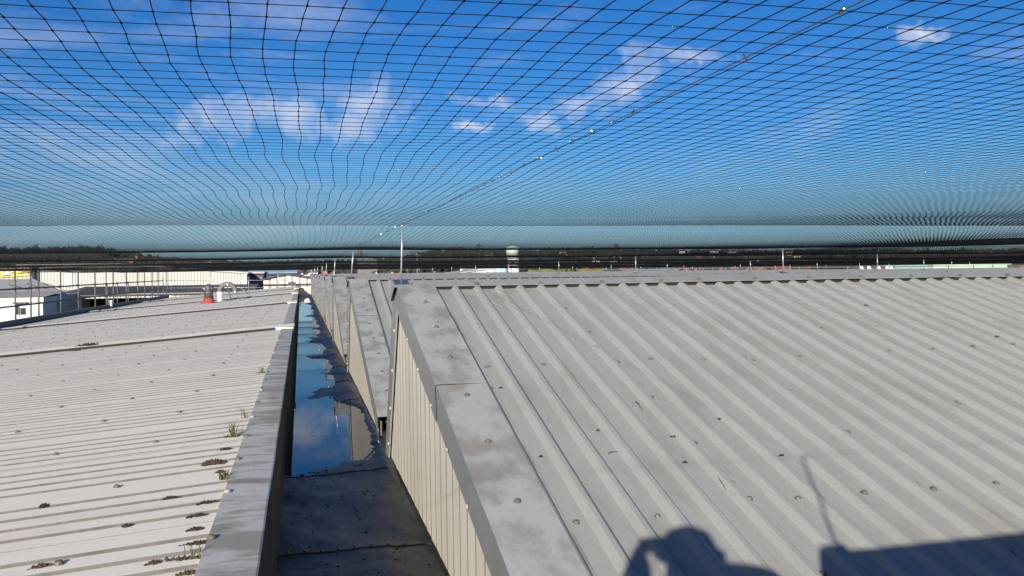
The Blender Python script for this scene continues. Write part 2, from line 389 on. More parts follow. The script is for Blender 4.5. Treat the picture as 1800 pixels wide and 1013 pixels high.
# outer walls of the sawtooth building
b = MB(); b.box((1.0, -6, -9), (92, 79.9, -2.1)); b.build('outer_wall', M_CREAM, saw)

# ------------------------------------------------------------------ low-pitched roof on the left
ZL, TL, XC = -1.125, .076, -.405
def zl(x): return ZL-.014+TL*(x-XC)
low = thing('low_pitched_roof', 'pale buff ribbed low roof falling away to the left of the gutter', 'roof', (0, 0, 0))
YE = 79.4
# one sheet: five crests, narrow troughs; corrugation runs down to the eaves
def low_sheet():
    b = MB(); prof = []
    for i in range(5):
        y = .2*i; prof += [(y, 0.0), (y+.012, -.026), (y+.045, -.026), (y+.057, 0)]
    prof.append((1.0, 0)); prof += [(1.05, .0)]
    xs = [-11.1+.405, -6, -2.5, -.9+.405-.1, 0.08]
    for x in xs:
        for y, h in prof: b.v.append((x, y, TL*x+h))
    n = len(prof)
    for r in range(len(xs)-1):
        for i in range(n-1):
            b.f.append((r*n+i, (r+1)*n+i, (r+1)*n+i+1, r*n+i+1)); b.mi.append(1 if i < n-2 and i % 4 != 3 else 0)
    me = bpy.data.meshes.new('roof_sheet'); me.from_pydata(b.v, [], b.f); me.materials.append(M_LEFT); me.materials.append(M_TROUGH)
    me.polygons.foreach_set('material_index', b.mi); me.update(); return me
LS = low_sheet(); low_sheets = []
yy = 1.1
while yy < YE-.9:
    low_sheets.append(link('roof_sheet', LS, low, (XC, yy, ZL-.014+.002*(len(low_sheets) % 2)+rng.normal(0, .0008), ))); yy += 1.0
cnt = 0; rest = MB(); smv = [tuple(v.co) for v in SCREW.vertices]; smf = [tuple(p.vertices) for p in SCREW.polygons]
for i in range(58):
    y = 3.83+1.34*i
    for j in range(16):
        x = -1.02-.645*j
        if y > YE-.5 or x < -.36*y-2.5: continue
        px, py = x+rng.normal(0, .02), y+rng.normal(0, .03)
        if rng.random() < .04: continue
        if y < 27 and cnt < 150:
            s = rng.uniform(1.0, 1.35); link('fastener', SCREW, low, (px, py, zl(px)+.002), (0, -TL, rng.uniform(0, 6)), (s, s, s)); cnt += 1
        else: rest.poly([(px+v[0]*1.25, py+v[1]*1.25, zl(px)+.002+v[2]*1.25) for v in smv], smf)
tag(rest.build('fasteners', M_BOLT, low), kind='stuff')
# raised joint strips across the roof
for ys in (18.1, 33.9, 49.6, 65.4):
    b = MB(); n = 10
    xs = [-11.05+(10.9)*i/n for i in range(n+1)]
    for x in xs:
        w = rng.normal(0, .004)
        b.v += [(x, ys, zl(x)+.012), (x, ys, zl(x)+.05+w), (x, ys+.45, zl(x)+.075+w), (x, ys+.9, zl(x)+.05+w), (x, ys+.9, zl(x)+.01)]
    for i in range(n):
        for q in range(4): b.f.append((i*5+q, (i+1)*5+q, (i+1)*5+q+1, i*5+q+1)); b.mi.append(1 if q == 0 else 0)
    b.f += [(4, 3, 2, 1, 0), tuple(n*5+q for q in range(5))]; b.mi += [0, 0]
    b.build('joint_strip', [M_LEFT, M_SOIL_SHADE], low)  # front face coloured dark to stand for the shaded gap below it
    b = MB(); b.poly([(-11.0, ys+.92, zl(-11)+.004), (-.5, ys+.92, zl(-.5)+.004), (-.5, ys+1.12, zl(-.5)+.004), (-11.0, ys+1.12, zl(-11)+.004)], [(0, 1, 2, 3)]); b.build('shade_line', M_TROUGH, low)  # dark strip laid behind the joint as its painted shadow line
    b = MB(); b.poly([(-.52, ys-.05, zl(-.52)+.055), (-.17, ys-.05, ZL+.035), (-.17, ys+.65, ZL+.035), (-.52, ys+.65, zl(-.52)+.055), (-.52, ys-.05, zl(-.52)+.015), (-.166, ys-.05, ZL-.08), (-.166, ys+.65, ZL-.08), (-.52, ys+.65, zl(-.52)+.015)],
                     [(0,1,2,3), (0,4,5,1), (1,5,6,2), (2,6,7,3), (3,7,4,0)]); b.build('cover_plate', M_LEFT, low)
# capping along the gutter in 3.94 m lengths
i = 0; y = 1.88-3.94
while y < YE:
    ye = min(y+3.94, YE); b = MB(); n = 8; up = .002*(i % 2)
    prof = [(XC-.003, -.022), (XC, .004), (XC+.11, .006), (-.182, .004), (-.174, .0), (-.170, -.30), (-.186, -.31)]
    for j in range(n+1):
        yy = y+(ye-y)*j/n+(.04 if j == n else 0); w = rng.normal(0, .0015)
        for q, (x, h) in enumerate(prof): b.v.append((x+(w if q > 2 else 0), yy, ZL+h+up+(w if q in (1, 2) else 0)))
    m = len(prof)
    for j in range(n):
        for q in range(m-1): b.f.append((j*m+q, (j+1)*m+q, (j+1)*m+q+1, j*m+q+1)); b.mi.append(1 if q >= 4 else 0)
    b.f.append(tuple(range(m))); b.mi.append(0)
    cp = b.build('capping', [M_CAP, M_UPSTAND], low)
    if y < 16:
        for j in range(5):
            yy = y+.35+.79*j
            if yy > 2.5: link('fastener', SCREW_PALE if j % 2 else SCREW, cp, (XC+.018, yy, ZL+.006+up), (0, 0, 0), (1.15,)*3)
    y += 3.94; i += 1
b = MB(); b.box((-.215, -2, -1.80), (-.19, YE, ZL-.03)); b.build('upstand_wall', M_UPSTAND, low)
# eaves gutter parapet on the far left
i = 0
for ya in np.arange(20, YE-.1, 4.95):
    b = MB(); b.prism([(-11.50, -1.77), (-11.48, -1.745), (-11.16, -1.745), (-11.14, -1.77), (-11.14, -2.02), (-11.50, -2.02)], ya+.01, min(ya+4.94, YE), 'y', 0)
    b.build('eaves_gutter', mat('dark lead-grey gutter', (.06, .064, .07), .6, (.035, .035, .036), .5, 2), low)
b = MB(); b.box((-11.55, 0, -9), (-.25, YE, -2.03)); b.build('outer_wall', M_CREAM, low)
b = MB(); b.box((-.42, YE+.02, -2.0), (1.2, YE+.2, -1.32)); b.box((-.44, YE, -1.318), (1.22, YE+.22, -1.28)); b.build('end_wall', M_CREAM, low)

# ------------------------------------------------------------------ box gutter between the roofs, and its water
GZ = -1.95
_p = rng.uniform(0, 6, 12)
def sst(a, b, x): t = min(max((x-a)/(b-a), 0), 1); return t*t*(3-2*t)
def floor_h(x, y):
    n = .010*math.sin(1.9*y+_p[0]+1.3*math.sin(3*x+_p[1]))+.007*math.sin(4.3*y+5*x+_p[2])+.004*math.sin(11*y+_p[3])*math.sin(9*x+_p[4])+.012*(mnoise.fractal(Vector((x*5, y*2.6, 1.7)), .8, 2.0, 5))
    h = -.030 + n*.8
    h += .05*sst(9.0, 8.3, y-.9*max(0, x-.1))                       # dry near the lens
    rs = .22*sst(13.2, 12.4, y); h += .06*sst(.42+rs, .75+rs*.6, x+.02*math.sin(2.1*y)+.03*math.sin(.9*y+1)+.012*math.sin(17*y)*math.sin(5*x)) * sst(8, 9, y)
    for yc, w, a in ((14.2, .8, .045), (16.9, .5, .030), (20.3, .9, .042), (25.6, 1.6, .05), (31.0, .6, .025), (40, 1.2, .045), (48, .8, .02), (56, 1.2, .045)):
        h += a*math.exp(-((y-yc)/w)**2)*sst(-.25, .5, x)
    h += .05*sst(66, 74, y)
    return h
gut = thing('box_gutter', 'dark silted flat gutter with bolted joints, half flooded between the two roofs', 'gutter', (0, 0, 0))
joints = [1.31+2.36*i for i in range(34)]
for i in range(len(joints)-1):
    ya, yb = joints[i], min(joints[i+1], YE)
    if ya > YE: break
    b = MB(); ny = 84 if ya < 30 else 30; nx = 34 if ya < 30 else 12
    for j in range(ny+1):
        y = ya+.004+(yb-ya-.008)*j/ny
        for q in range(nx+1):
            x = -.195+(1.08)*q/nx
            b.v.append((x, y, GZ+floor_h(x, y)))
    for j in range(ny):
        for q in range(nx): a = j*(nx+1)+q; b.f.append((a, a+1, a+nx+2, a+nx+1)); b.mi.append(0)
    sec = b.build('gutter_section', M_GUTTER, gut, smooth=True)
    b = MB(); n = 18
    pts = [(-.19+1.06*q/n, ya+.004*math.sin(9*q), GZ+floor_h(-.19+1.06*q/n, ya)+.002) for q in range(n+1)]
    b.tube(pts, .007, 5); b.build('joint_sealant', M_SOIL_SHADE, sec)
    if ya < 20:
        for q in range(8):
            x = -.12+.115*q; link('bolt', SCREW, sec, (x, ya+.035, GZ+floor_h(x, ya+.035)), None, (1.0, 1.0, 1.2))
b = MB(); b.poly([(-.205, -2, GZ), (-.205, -2, GZ+.155), (-.19, -2, GZ+.158), (-.19, -2, GZ)]+[(-.205, YE, GZ), (-.205, YE, GZ+.155), (-.19, YE, GZ+.158), (-.19, YE, GZ)],
                 [(0,4,5,1), (1,5,6,2), (2,6,7,3)]); b.build('side_lip', M_UPSTAND, gut)
b = MB(); nx, ny = 2, 60
b.poly([(-.19, 7.6, GZ-.0015), (.9, 7.6, GZ-.0015), (.9, YE, GZ-.0015), (-.19, YE, GZ-.0015)], [(0, 1, 2, 3)])
wm = bpy.data.materials.new('standing rainwater'); wm.use_nodes = True; wp = wm.node_tree.nodes['Principled BSDF']
wp.inputs['Base Color'].default_value = (.55, .60, .60, 1); wp.inputs['Roughness'].default_value = .012; wp.inputs['IOR'].default_value = 1.33; wp.inputs['Transmission Weight'].default_value = 1.0
_n = wm.node_tree.nodes.new('ShaderNodeTexNoise'); _n.inputs['Scale'].default_value = 7; _b = wm.node_tree.nodes.new('ShaderNodeBump'); _b.inputs['Strength'].default_value = .02; _b.inputs['Distance'].default_value = .02
wm.node_tree.links.new(_n.outputs[0], _b.inputs['Height']); wm.node_tree.links.new(_b.outputs[0], wp.inputs['Normal'])
tag(b.build('water', wm), 'still rainwater mirroring the blue sky along the gutter', kind='structure')
# silt crumbs along the water's edge
b = MB()
for i in range(420):
    y = 8.3+abs(rng.normal(0, 1))**1.4*5; x = rng.uniform(-.17, .84)
    if abs(floor_h(x, y)+.001) > .009: continue
    r = rng.uniform(.004, .014)*(1+y*.03); z = GZ+max(floor_h(x, y), -.002)
    b.poly([(x-r*1.6, y, z), (x, y-r*.8, z), (x+r*1.5, y, z), (x, y+r*.9, z), (x+.2*r, y, z+r*.8)], [(0,1,4), (1,2,4), (2,3,4), (3,0,4)])
for i in range(90):
    y = rng.uniform(4.2, 9); x = rng.uniform(-.17, .84); r = rng.uniform(.003, .012); z = GZ+floor_h(x, y)
    b.poly([(x-r*1.6, y, z), (x, y-r*.8, z), (x+r*1.5, y, z), (x, y+r*.9, z), (x+.2*r, y, z+r*.8)], [(0,1,4), (1,2,4), (2,3,4), (3,0,4)])
tag(b.build('silt_crumbs', M_SOIL_SHADE), 'dark crumbs of silt and moss on the gutter floor', 'silt', kind='stuff')

# ------------------------------------------------------------------ bird net, its posts and wires
COLX = [.87, 9.5, 17.6, 25.8, 34.0, 42.2]
def rope_z(x, y):
    return rope_flat(x, y)+(settle(3, x)*.55 if y > 14 else 0)
def rope_flat(x, y):
    """height of the support wires over the roofs"""
    t = y/80
    z = .425-.02*t
    if x > 3: z += (-.10*t)*sst(3, 25, x)
    if x < -3: z -= .05*sst(3, 16, -x)
    z += .20*sst(9.5, 16, x)*math.exp(-((y-15.6)/4.5)**2)
    return z
_q = rng.uniform(0, 6.28, 40)
def net_shape(X, Y):
    """numpy: rest position (X, Y) -> hung position"""
    t = Y/80
    def s_(a, b, v): u = np.clip((v-a)/(b-a), 0, 1); return u*u*(3-2*u)
    z = .425-.02*t - .10*t*s_(3, 25, X)*(X > 3) - .05*s_(3, 16, -X)*(X < -3) + .20*s_(9.5, 16, X)*np.exp(-((Y-15.6)/4.5)**2)
    z = z-.0046*.55*np.maximum(0, X-3)*np.clip((Y-8)/6, 0, 1)
    u = (Y/PER) % 1.0; k = np.floor(Y/PER)
    sag = np.where(k <= 0, .025, np.where(k == 1, .11, .125+.03*np.sin(k*2.1)))
    near = np.zeros_like(X)
    for c in COLX: near = np.maximum(near, np.exp(-((X-c)/1.4)**2))
    z = z - sag*4*u*(1-u)*(1-.25*near)
    z += .003*np.sin(1.3*X+_q[0]+.7*np.sin(1.1*Y))*np.sin(1.1*Y+_q[1])
    amp = np.clip(1.0-Y/40, .3, 1)
    dx = .026*np.sin(1.3*Y+_q[4]+1.1*np.sin(.55*X+_q[5])) + .008*np.sin(4.1*Y+_q[6]+1.3*np.sin(1.1*X)) + .0035*np.sin(9*Y+4.0*X+_q[7])
    dy = .010*np.sin(1.3*X+_q[8]+.6*np.sin(2.2*Y+_q[9])) + .004*np.sin(3.6*X+_q[10]+2.2*Y)
    h = np.sin(X*791.3+Y*523.7)*43758.5453; r1 = (h-np.floor(h))-.5; h = np.sin(X*417.1+Y*911.9)*24634.63; r2 = (h-np.floor(h))-.5
    jit = (Y < 9)*.0035
    return np.stack([X+dx*amp+r1*jit, Y+dy*amp+r2*jit, z], -1)
M_ = .067; MX = .057; ROW0 = 1.374-.067*100; COL0 = -14.0
def xlim(y): return max(-14.0, -.5*max(y, 0)-7), min(84.0, 1.06*max(y, 0)+4)
nv, nf, nvtot = [], [], 0
def add_threads(P, r, n=3):
    """P: (points, 3) polyline -> thin tube"""
    global nvtot
    T = np.gradient(P, axis=0); T /= np.linalg.norm(T, axis=1)[:, None]+1e-12
    r = np.broadcast_to(np.asarray(r, float), (len(P),))[:, None]; up = np.array([0, 0, 1.0]); A = np.cross(T, up); A /= np.linalg.norm(A, axis=1)[:, None]+1e-12; B = np.cross(A, T)
    L = len(P); ring = np.stack([P+r*(A*math.cos(2*math.pi*k/n+.5)+B*math.sin(2*math.pi*k/n+.5)) for k in range(n)], 1).reshape(-1, 3)
    i = np.arange(L-1)[:, None]*n; k = np.arange(n)[None, :]; k2 = (k+1) % n
    q = np.stack([i+k, i+k2, i+n+k2, i+n+k], -1).reshape(-1, 4)+nvtot
    nv.append(ring); nf.append(q); nvtot += len(ring)
R_NEAR, R_FAR, R_LONG = .00085, .0022, .00110
def grow(y): return 1+.5*np.clip((np.asarray(y, float)-3.5)/10, 0, 1)
rows = []; y = ROW0
while y < 79.2:
    rows.append(y); y += M_ if y < 34 else 2*M_
for y in rows:
    a, b_ = xlim(y)
    a = COL0+MX*round((a-COL0)/MX); st = MX if y < 9 else (.285 if y < 22 else .684)
    xs = np.arange(a, b_, st); P = net_shape(xs, np.full_like(xs, y)); add_threads(P, R_NEAR*float(grow(y)) if y < 34 else R_FAR)
ci = 0; x = COL0
while x < 84:
    ys_ = ROW0 if -7 < x < 4 else ((x-4)/1.06 if x > 0 else (-x-7)/.5)
    ys_ = ROW0+M_*max(0, math.ceil((ys_-ROW0)/M_))
    segs = []
    if ys_ < 9: segs.append((ys_, 9.0, M_, R_LONG, 1))
    segs.append((max(ys_, ROW0+M_*math.ceil((9-ROW0)/M_)-M_), 34.0, .268, R_LONG, 1)); segs.append((max(ys_, 33.9), 79.0, .56, R_FAR, 2))
    for (a, b_, st, r, ev) in segs:
        if b_-a < st*2 or (ev == 2 and ci % 2): continue
        yy = np.arange(a, b_+st*.5, st); add_threads(net_shape(np.full_like(yy, x), yy), r*(grow(yy) if ev == 1 else 1.0))
    x += MX; ci += 1
V = np.concatenate(nv); Fq = np.concatenate(nf)
def mesh_np(name, V, F):
    me = bpy.data.meshes.new(name); k = F.shape[1]
    me.vertices.add(len(V)); me.vertices.foreach_set('co', V.astype(np.float32).ravel())
    me.loops.add(F.size); me.loops.foreach_set('vertex_index', F.astype(np.int32).ravel())
    me.polygons.add(len(F)); me.polygons.foreach_set('loop_start', np.arange(0, F.size, k, dtype=np.int32))
    me.update(calc_edges=True); return me
net = thing('bird_net', 'wide black knotted bird net stretched flat over all the roofs', 'bird net', (0, 0, .42))
def net_part(name, V, F, m, kind=None):
    me = mesh_np(name, V-np.array([0, 0, .42]), F); me.materials.append(m); o = link(name, me, net); tag(o, kind=kind); return o
net_part('twine', V, Fq, M_NET, 'stuff')
# knots where the twines cross, close to the lens
kx, ky = np.meshgrid(np.arange(COL0, 12, MX), [r for r in rows if -.6 < r < 6.5]); keep = (kx > -.34*ky-1.6) & (kx < 1.06*ky+2.2)
K = net_shape(kx[keep], ky[keep]); n = len(K); s = .0030
O = np.array([(1.25, 0, 0), (-1.25, 0, 0), (0, 1, 0), (0, -1, 0), (0, 0, .8), (0, 0, -.8)])*s
KV = (K[:, None, :]+O[None]).reshape(-1, 3); T = np.array([(0,2,4),(2,1,4),(1,3,4),(3,0,4),(2,0,5),(1,2,5),(3,1,5),(0,3,5)])
net_part('knots', KV, (np.arange(n)[:, None, None]*6+T[None]).reshape(-1, 3), M_NET, 'stuff')

ring_b = MB(); ring_b.tube([(.0075*math.cos(a), 0, .0075*math.sin(a)) for a in np.linspace(0, 2*math.pi, 11)], .0017, 5, caps=False)
RING = bpy.data.meshes.new('ring_clip'); RING.from_pydata(ring_b.v, [], ring_b.f); RING.materials.append(M_RING); RING.update()
# wire ropes across the ridges
for k in range(0, NT+1):
    y = Yk(k)+.2; a, b_ = xlim(max(y, 3)); b = MB()
    xs = np.arange(a, b_, .45)
    b.tube([(x, y+.01, rope_z(x, y)) for x in xs], .0017 if k < 2 else (.0028 if k < 4 else .004), 4)
    b.build('wire_rope', M_GALV if k in (2, 3) else M_WIRE, None, smooth=True)
    o = bpy.context.scene.collection.objects[-1]
    nm = ['just behind the lens, over the ridge there', 'over the nearest ridge'] + [f'over the {ORD[q]} ridge from the lens' for q in range(2, 11)]
    tag(o, 'thin net support wire running left to right '+nm[k], 'wire', 'wires across the ridges')
    rb = MB(); x = a+.2
    while x < b_:
        x += rng.uniform(.18, .5) if k < 3 else rng.uniform(.5, 1.4)
        z = rope_z(x, y)-.006
        if k == 1: link('ring_clip', RING, o, (x, y+.01, z), (rng.uniform(-.6, .6), 0, 1.57+rng.uniform(-.5, .5)))
        elif k in (2, 3):
            rb.poly([(x+v.co.x*1.2, y+v.co.y*1.2, z+v.co.z*1.2) for v in RING.vertices], [tuple(p.vertices) for p in RING.polygons])
    if k in (2, 3): tag(rb.build('ring_clips', M_RING, o), kind='stuff')
# wire ropes running away along the post lines
for ci, cx in enumerate(COLX[:4]):
    b = MB(); ys = np.concatenate([np.arange(0.02, 8, .25), np.arange(8, 79, .8)]) if ci == 0 else np.arange(max(Yk(1)+.2, cx/1.1-5), 79, .9)
    b.tube([(cx+.012, y, rope_z(cx, y)-.012*4*((y-.0)/PER % 1)*(1-(y/PER % 1))*(1 if ci else 0)) for y in ys], .0014, 5)
    b.build('wire_rope', M_WIRE, None, smooth=True); o = C.objects[-1]
    tag(o, ['taut net wire passing overhead along the posts beside the gutter', 'net wire running away along the second line of posts, out on the roof', 'net wire running away along the third line of posts', 'net wire running away along the fourth line of posts, far right'][ci], 'wire', 'wires along the post lines')
    if ci == 0:
        RP = [(1480, 20), (1310, 100), (1113, 199), (1078, 215), (1042, 232), (1005, 250), (979, 262), (948, 280), (921, 291), (899, 301), (880, 310), (866, 317)]
        yl = [(cx+.018)*W(*q, 1).y/W(*q, 1).x for q in RP]; yy = yl[-1]
        while yy < 30: yy += rng.uniform(.1, .3); yl.append(yy)
        for yy in yl: link('ring_clip', RING, o, (cx+.018, yy, rope_z(cx, yy)+.003), (rng.uniform(-.9, .9), rng.uniform(-.9, .9), rng.uniform(-.9, .9)))
# posts on the ridges
post_b = {}
def post(base, top, label, group, big=True, sleeve=False):
    d = top-base; t = thing('net_post', label, 'post', base, group)
    b = MB(); b.tube([(0, 0, 0), d*.5, d], [.0085, .008, .0075] if big else .011, 8); b.build('rod', M_GALV, t, smooth=True)
    b = MB(); b.tube([d-Vector((.014, 0, .0)), d+Vector((.014, 0, .002))], .006, 6); b.build('eye_bolt', M_GALV, t)
    b = MB(); sl = SL; w = .062
    b.poly([(-w, -.07, -.07*sl-.012), (w, -.07, -.07*sl-.012), (w, .07, .07*sl-.012), (-w, .07, .07*sl-.012), (-w, -.07, -.07*sl), (w, -.07, -.07*sl), (w, .07, .07*sl), (-w, .07, .07*sl)],
           [(3,2,1,0),(4,5,6,7),(0,1,5,4),(1,2,6,5),(2,3,7,6),(3,0,4,7)]); pl = b.build('base_plate', M_PLATE, t)
    for sx, sy in ((0, -.045), (.012, .03)): link('bolt', SCREW_RING, pl, (sx, sy, sy*sl), None, (.9, .9, 1.4))
    if sleeve: b = MB(); b.tube([(0, 0, 0), d*.28], .018, 8); b.build('sleeve', M_GALV, t)
    return t
SCREW_RING = SCREW.copy(); SCREW_RING.materials.clear(); SCREW_RING.materials.append(M_RING)
lean = {1: ((705, 497), (707, 391)), 2: ((617, 488), (621.5, 437)), 3: ((587.2, 485.5), (589.3, 451)), 4: ((573, 484), (574.3, 458)), 5: ((566, 484), (566.4, 464))}
COLN = ['on the gutter-side end of', 'out along', 'further right along', 'far right along', 'furthest right along', 'beyond the others along']
for k in range(0, NT+1):
    for ci, cx in enumerate(COLX):
        y = Yk(k)+.13; x = cx
        if ci and (k == 0 or cx > 1.04*y+1): continue
        zb = ZT+.043+.027+.012+settle(k, cx)
        if ci == 0 and k in lean:
            b0, t0 = lean[k]; pb, pt = W(*b0, y), W(*t0, y); base = Vector((pb.x, y, zb)); top = Vector((pt.x, y, rope_z(cx, y)+.008))
        else: x += rng.normal(0, .04); base = Vector((x, y, zb)); top = Vector((x+rng.normal(0, .008), y+.02, rope_z(x, y)+.008))
        where = 'the nearest ridge' if k == 1 else ('the ridge just behind the lens' if k == 0 else f'the {ORD[k]} ridge away')
        post(base, top, f'slim steel net post {COLN[ci]} {where}', 'net posts on the ridges', k < 2, k == 3 and ci == 0)

# ------------------------------------------------------------------ scaffold guard rail along the left eaves
scf = thing('guard_rail', 'scaffold tube guard rail with tall and short poles along the left eaves', 'scaffolding', (-11.35, 36, -1.95))
def sp(name, b, m): 
    b.v = [(x+11.35, y-36, z+1.95) for x, y, z in b.v]; return b.build(name, m, scf, smooth=True)
def Yrail(px, py=505): 
    return W(px, py, 1).y*(-11.35)/W(px, py, 1).x
for px, zt in ((24, .55), (52, .5), (66, .52), (107, .45), (137, .58), (163.5, .5), (184, .45), (198, .5), (221, .45), (241, .42), (254, .48), (266, .55), (278, .45), (293.4, .48), (185.5, -.46), (207.5, -.40), (224.5, -.38), (242.8, -.12), (287, -.12)):
    y = Yrail(px); xx = -11.35+rng.normal(0, .03)
    b = MB(); b.tube([(xx, y, -2.6), (xx+.02, y+.04, zt)], .037 if zt > 0 else .03, 8); sp('pole', b, M_TUBE)
    b = MB(); b.box((xx-.05, y-.05, -.52), (xx+.05, y+.05, -.42)); sp('coupler', b, M_BLACKTUBE)
for i, (z0, z1) in enumerate(((-.49, -.455), (-1.19, -1.13))):
    for a, c in ((22, 36.5), (35.9, 47.5), (47, 60), (59.3, 77.2)):
        za, zb = z0+(z1-z0)*(a-22)/55, z0+(z1-z0)*(c-22)/55
        b = MB(); b.tube([(-11.29-.03*(a > 40), a, za), (-11.29-.03*(a > 40), c, zb-.01)], .036, 8); sp('rail', b, M_BLACKTUBE)
enr = thing('guard_rail', 'thin pale guard rail across the far end of the low roof', 'scaffolding', (-9, 79.2, -1.8))
def ep(name, b): 
    b.v = [(x+9, y-79.2, z+1.8) for x, y, z in b.v]; return b.build(name, M_GALV, enr, smooth=True)
for py0, py1 in ((493.5, 493), (506.5, 505.5)):
    b = MB(); b.tube([W(294, py0, 79), W(442, py1, 79.2), W(508 if py1 < 500 else 505, py1-.4, 79.3)], .024, 6); ep('rail', b)
for px, yt in ((301.6, 489), (369.6, 478), (437, 487), (488.5, 475)):
    b = MB(); b.tube([W(px, 512, 79.1), W(px+.3, yt, 79.1)], .045 if px > 480 else .026, 6); ep('pole', b)

# ------------------------------------------------------------------ vents and pipes on the low roof
p = W(367, 533, 45.6); zr = zl(p.x); fl = thing('flue', 'stainless steel flue with conical cap standing on a red rubber boot', 'flue', (p.x, 45.6, zr))
b = MB(); b.lathe([(.40, -.03), (.40, .01), (.30, .07), (.26, .22), (.235, .26)], n=20); b.build('rubber_boot', mat('red rubber', (.36, .055, .045), .7, (.25, .05, .04), .5, 9), fl, smooth=True)
b = MB(); b.lathe([(.225, .24), (.225, .52), (.235, .525), (.235, .56), (.225, .565), (.225, .80)], n=20); b.build('pipe', mat('polished steel', (.20, .195, .19), .38, (.06, .055, .05), .85, 4, metal=.65, stretch=(1, 1, .4)), fl, smooth=True)
b = MB(); b.lathe([(.27, .80), (.275, .83), (.26, .86), (.05, .97), (.01, .98)], n=20); b.build('cap', mat('dull steel cap', (.17, .18, .22), .5, metal=.7), fl, smooth=True)
b = MB()
for a in np.linspace(0, 2*math.pi, 9)[:-1]: b.box((.24*math.cos(a)-.012, .24*math.sin(a)-.012, .72), (.24*math.cos(a)+.012, .24*math.sin(a)+.012, .83))
b.build('cowl_bars', M_GALV, fl)
p = W(386.5, 529, 48.2); zr = zl(p.x); gp = thing('gooseneck_vent', 'fat grey gooseneck vent pipe bent over with white collar', 'vent pipe', (p.x, 48.2, zr))
R_ = .40; M_PIPE = mat('grey plastic pipe', (.145, .14, .127), .6, (.10, .095, .08), .5, 6)
b = MB(); b.tube([(0, 0, -.05), (0, 0, .5)], .135, 14); b.build('collar', mat('white plastic pipe', (.8, .8, .8), .5), gp, smooth=True)
b = MB(); b.tube([(0, 0, .48)]+[(R_-R_*math.cos(a), 0, .52+R_*.95*math.sin(a)) for a in np.linspace(0, math.pi, 15)]+[(2*R_, 0, .50)], .125, 14); b.build('pipe', M_PIPE, gp, smooth=True)
b = MB(); b.tube([(R_-.012, 0, .50+R_*.95), (R_+.03, 0, .50+R_*.95)], .134, 14); b.build('band', MATS['white plastic pipe'], gp, smooth=True)
b = MB(); b.tube([(2*R_, 0, .53), (2*R_, 0, .49)], .135, 14); b.tube([(2*R_, 0, .49), (2*R_, 0, .38)], [.115, .10], 14); b.build('mouth_grille', M_GALV, gp, smooth=True)
b = MB(); b.tube([(R_-.02, 0, .80), (R_+.20, -.1, .02)], .028, 6); b.build('strut', M_BLACKTUBE, gp)
p0 = Vector((-2.54, 49.1, zl(-2.54)+.01)); p1 = W(419, 503.5, 50.3); st = MB(); st.tube([(0, 0, 0), p1-p0], .022, 6)
tag(st.build('diagonal_stay', M_GALV, None, p0), 'thin slanting steel stay running down to the pale low roof', 'stay')
p = Vector((-11.12, Yrail(190.5, 540)-.5, -2.0)); b = MB(); b.tube([(0, 0, -.1), (0, 0, .50)], .10, 12); b2 = thing('stub_pipe', 'short white stub pipe with wide rim standing in the dark eaves gutter', 'pipe', p)
b.build('pipe', MATS['white plastic pipe'], b2, smooth=True); b = MB(); b.tube([(0, 0, .46), (0, 0, .54)], [.13, .14], 12); b.build('rim', MATS['white plastic pipe'], b2, smooth=True)
p = W(514, 505, 79.0); bx = thing('black_box', 'black box with hose on the far end of the capping', 'box', (p.x, 79.0, ZL+.02))
b = MB(); b.box((-.36, -.15, .0), (.30, .2, .30)); b.box((-.38, -.17, .30), (.32, .22, .34)); b.box((-.08, -.05, .34), (.06, .06, .39)); b.build('body', M_BLACKTUBE, bx)
b = MB(); b.tube([(.30, 0, .12), (.5, 0, .16), (.66, -.1, .06), (.70, -.2, -.12)], .05, 8); b.build('hose', M_BLACKTUBE, bx, smooth=True)

# ------------------------------------------------------------------ moss, grass, twigs and droppings
def clump(name, label, cat, c, rx, ry, h, m, n=60, group=None, seed=0):
    """a ragged heap: small overlapping crumbs inside an uneven outline"""
    r_ = np.random.default_rng(seed); b = MB()
    for i in range(n):
        a = r_.uniform(0, 6.28); q = math.sqrt(r_.uniform(0, 1))*(.75+.25*math.sin(3*a+seed)+.15*math.sin(7*a))
        x, y = rx*q*math.cos(a), ry*q*math.sin(a); s = r_.uniform(.10, .24)*min(rx, ry)+.003; z = h*(1-q*q)*r_.uniform(.2, 1)
        e = r_.normal(0, .3, 4)
        b.poly([(x-s, y-s*e[0], z*.4), (x+s*e[1]*.3, y-s, z*.4), (x+s, y+s*e[2], z*.4), (x-s*e[3]*.3, y+s, z*.4), (x, y, z+s*.3), (x, y, -.004)],
               [(0,1,4), (1,2,4), (2,3,4), (3,0,4), (1,0,5), (2,1,5), (3,2,5), (0,3,5)])
    o = b.build(name, m, None, c); return tag(o, label, cat, group)
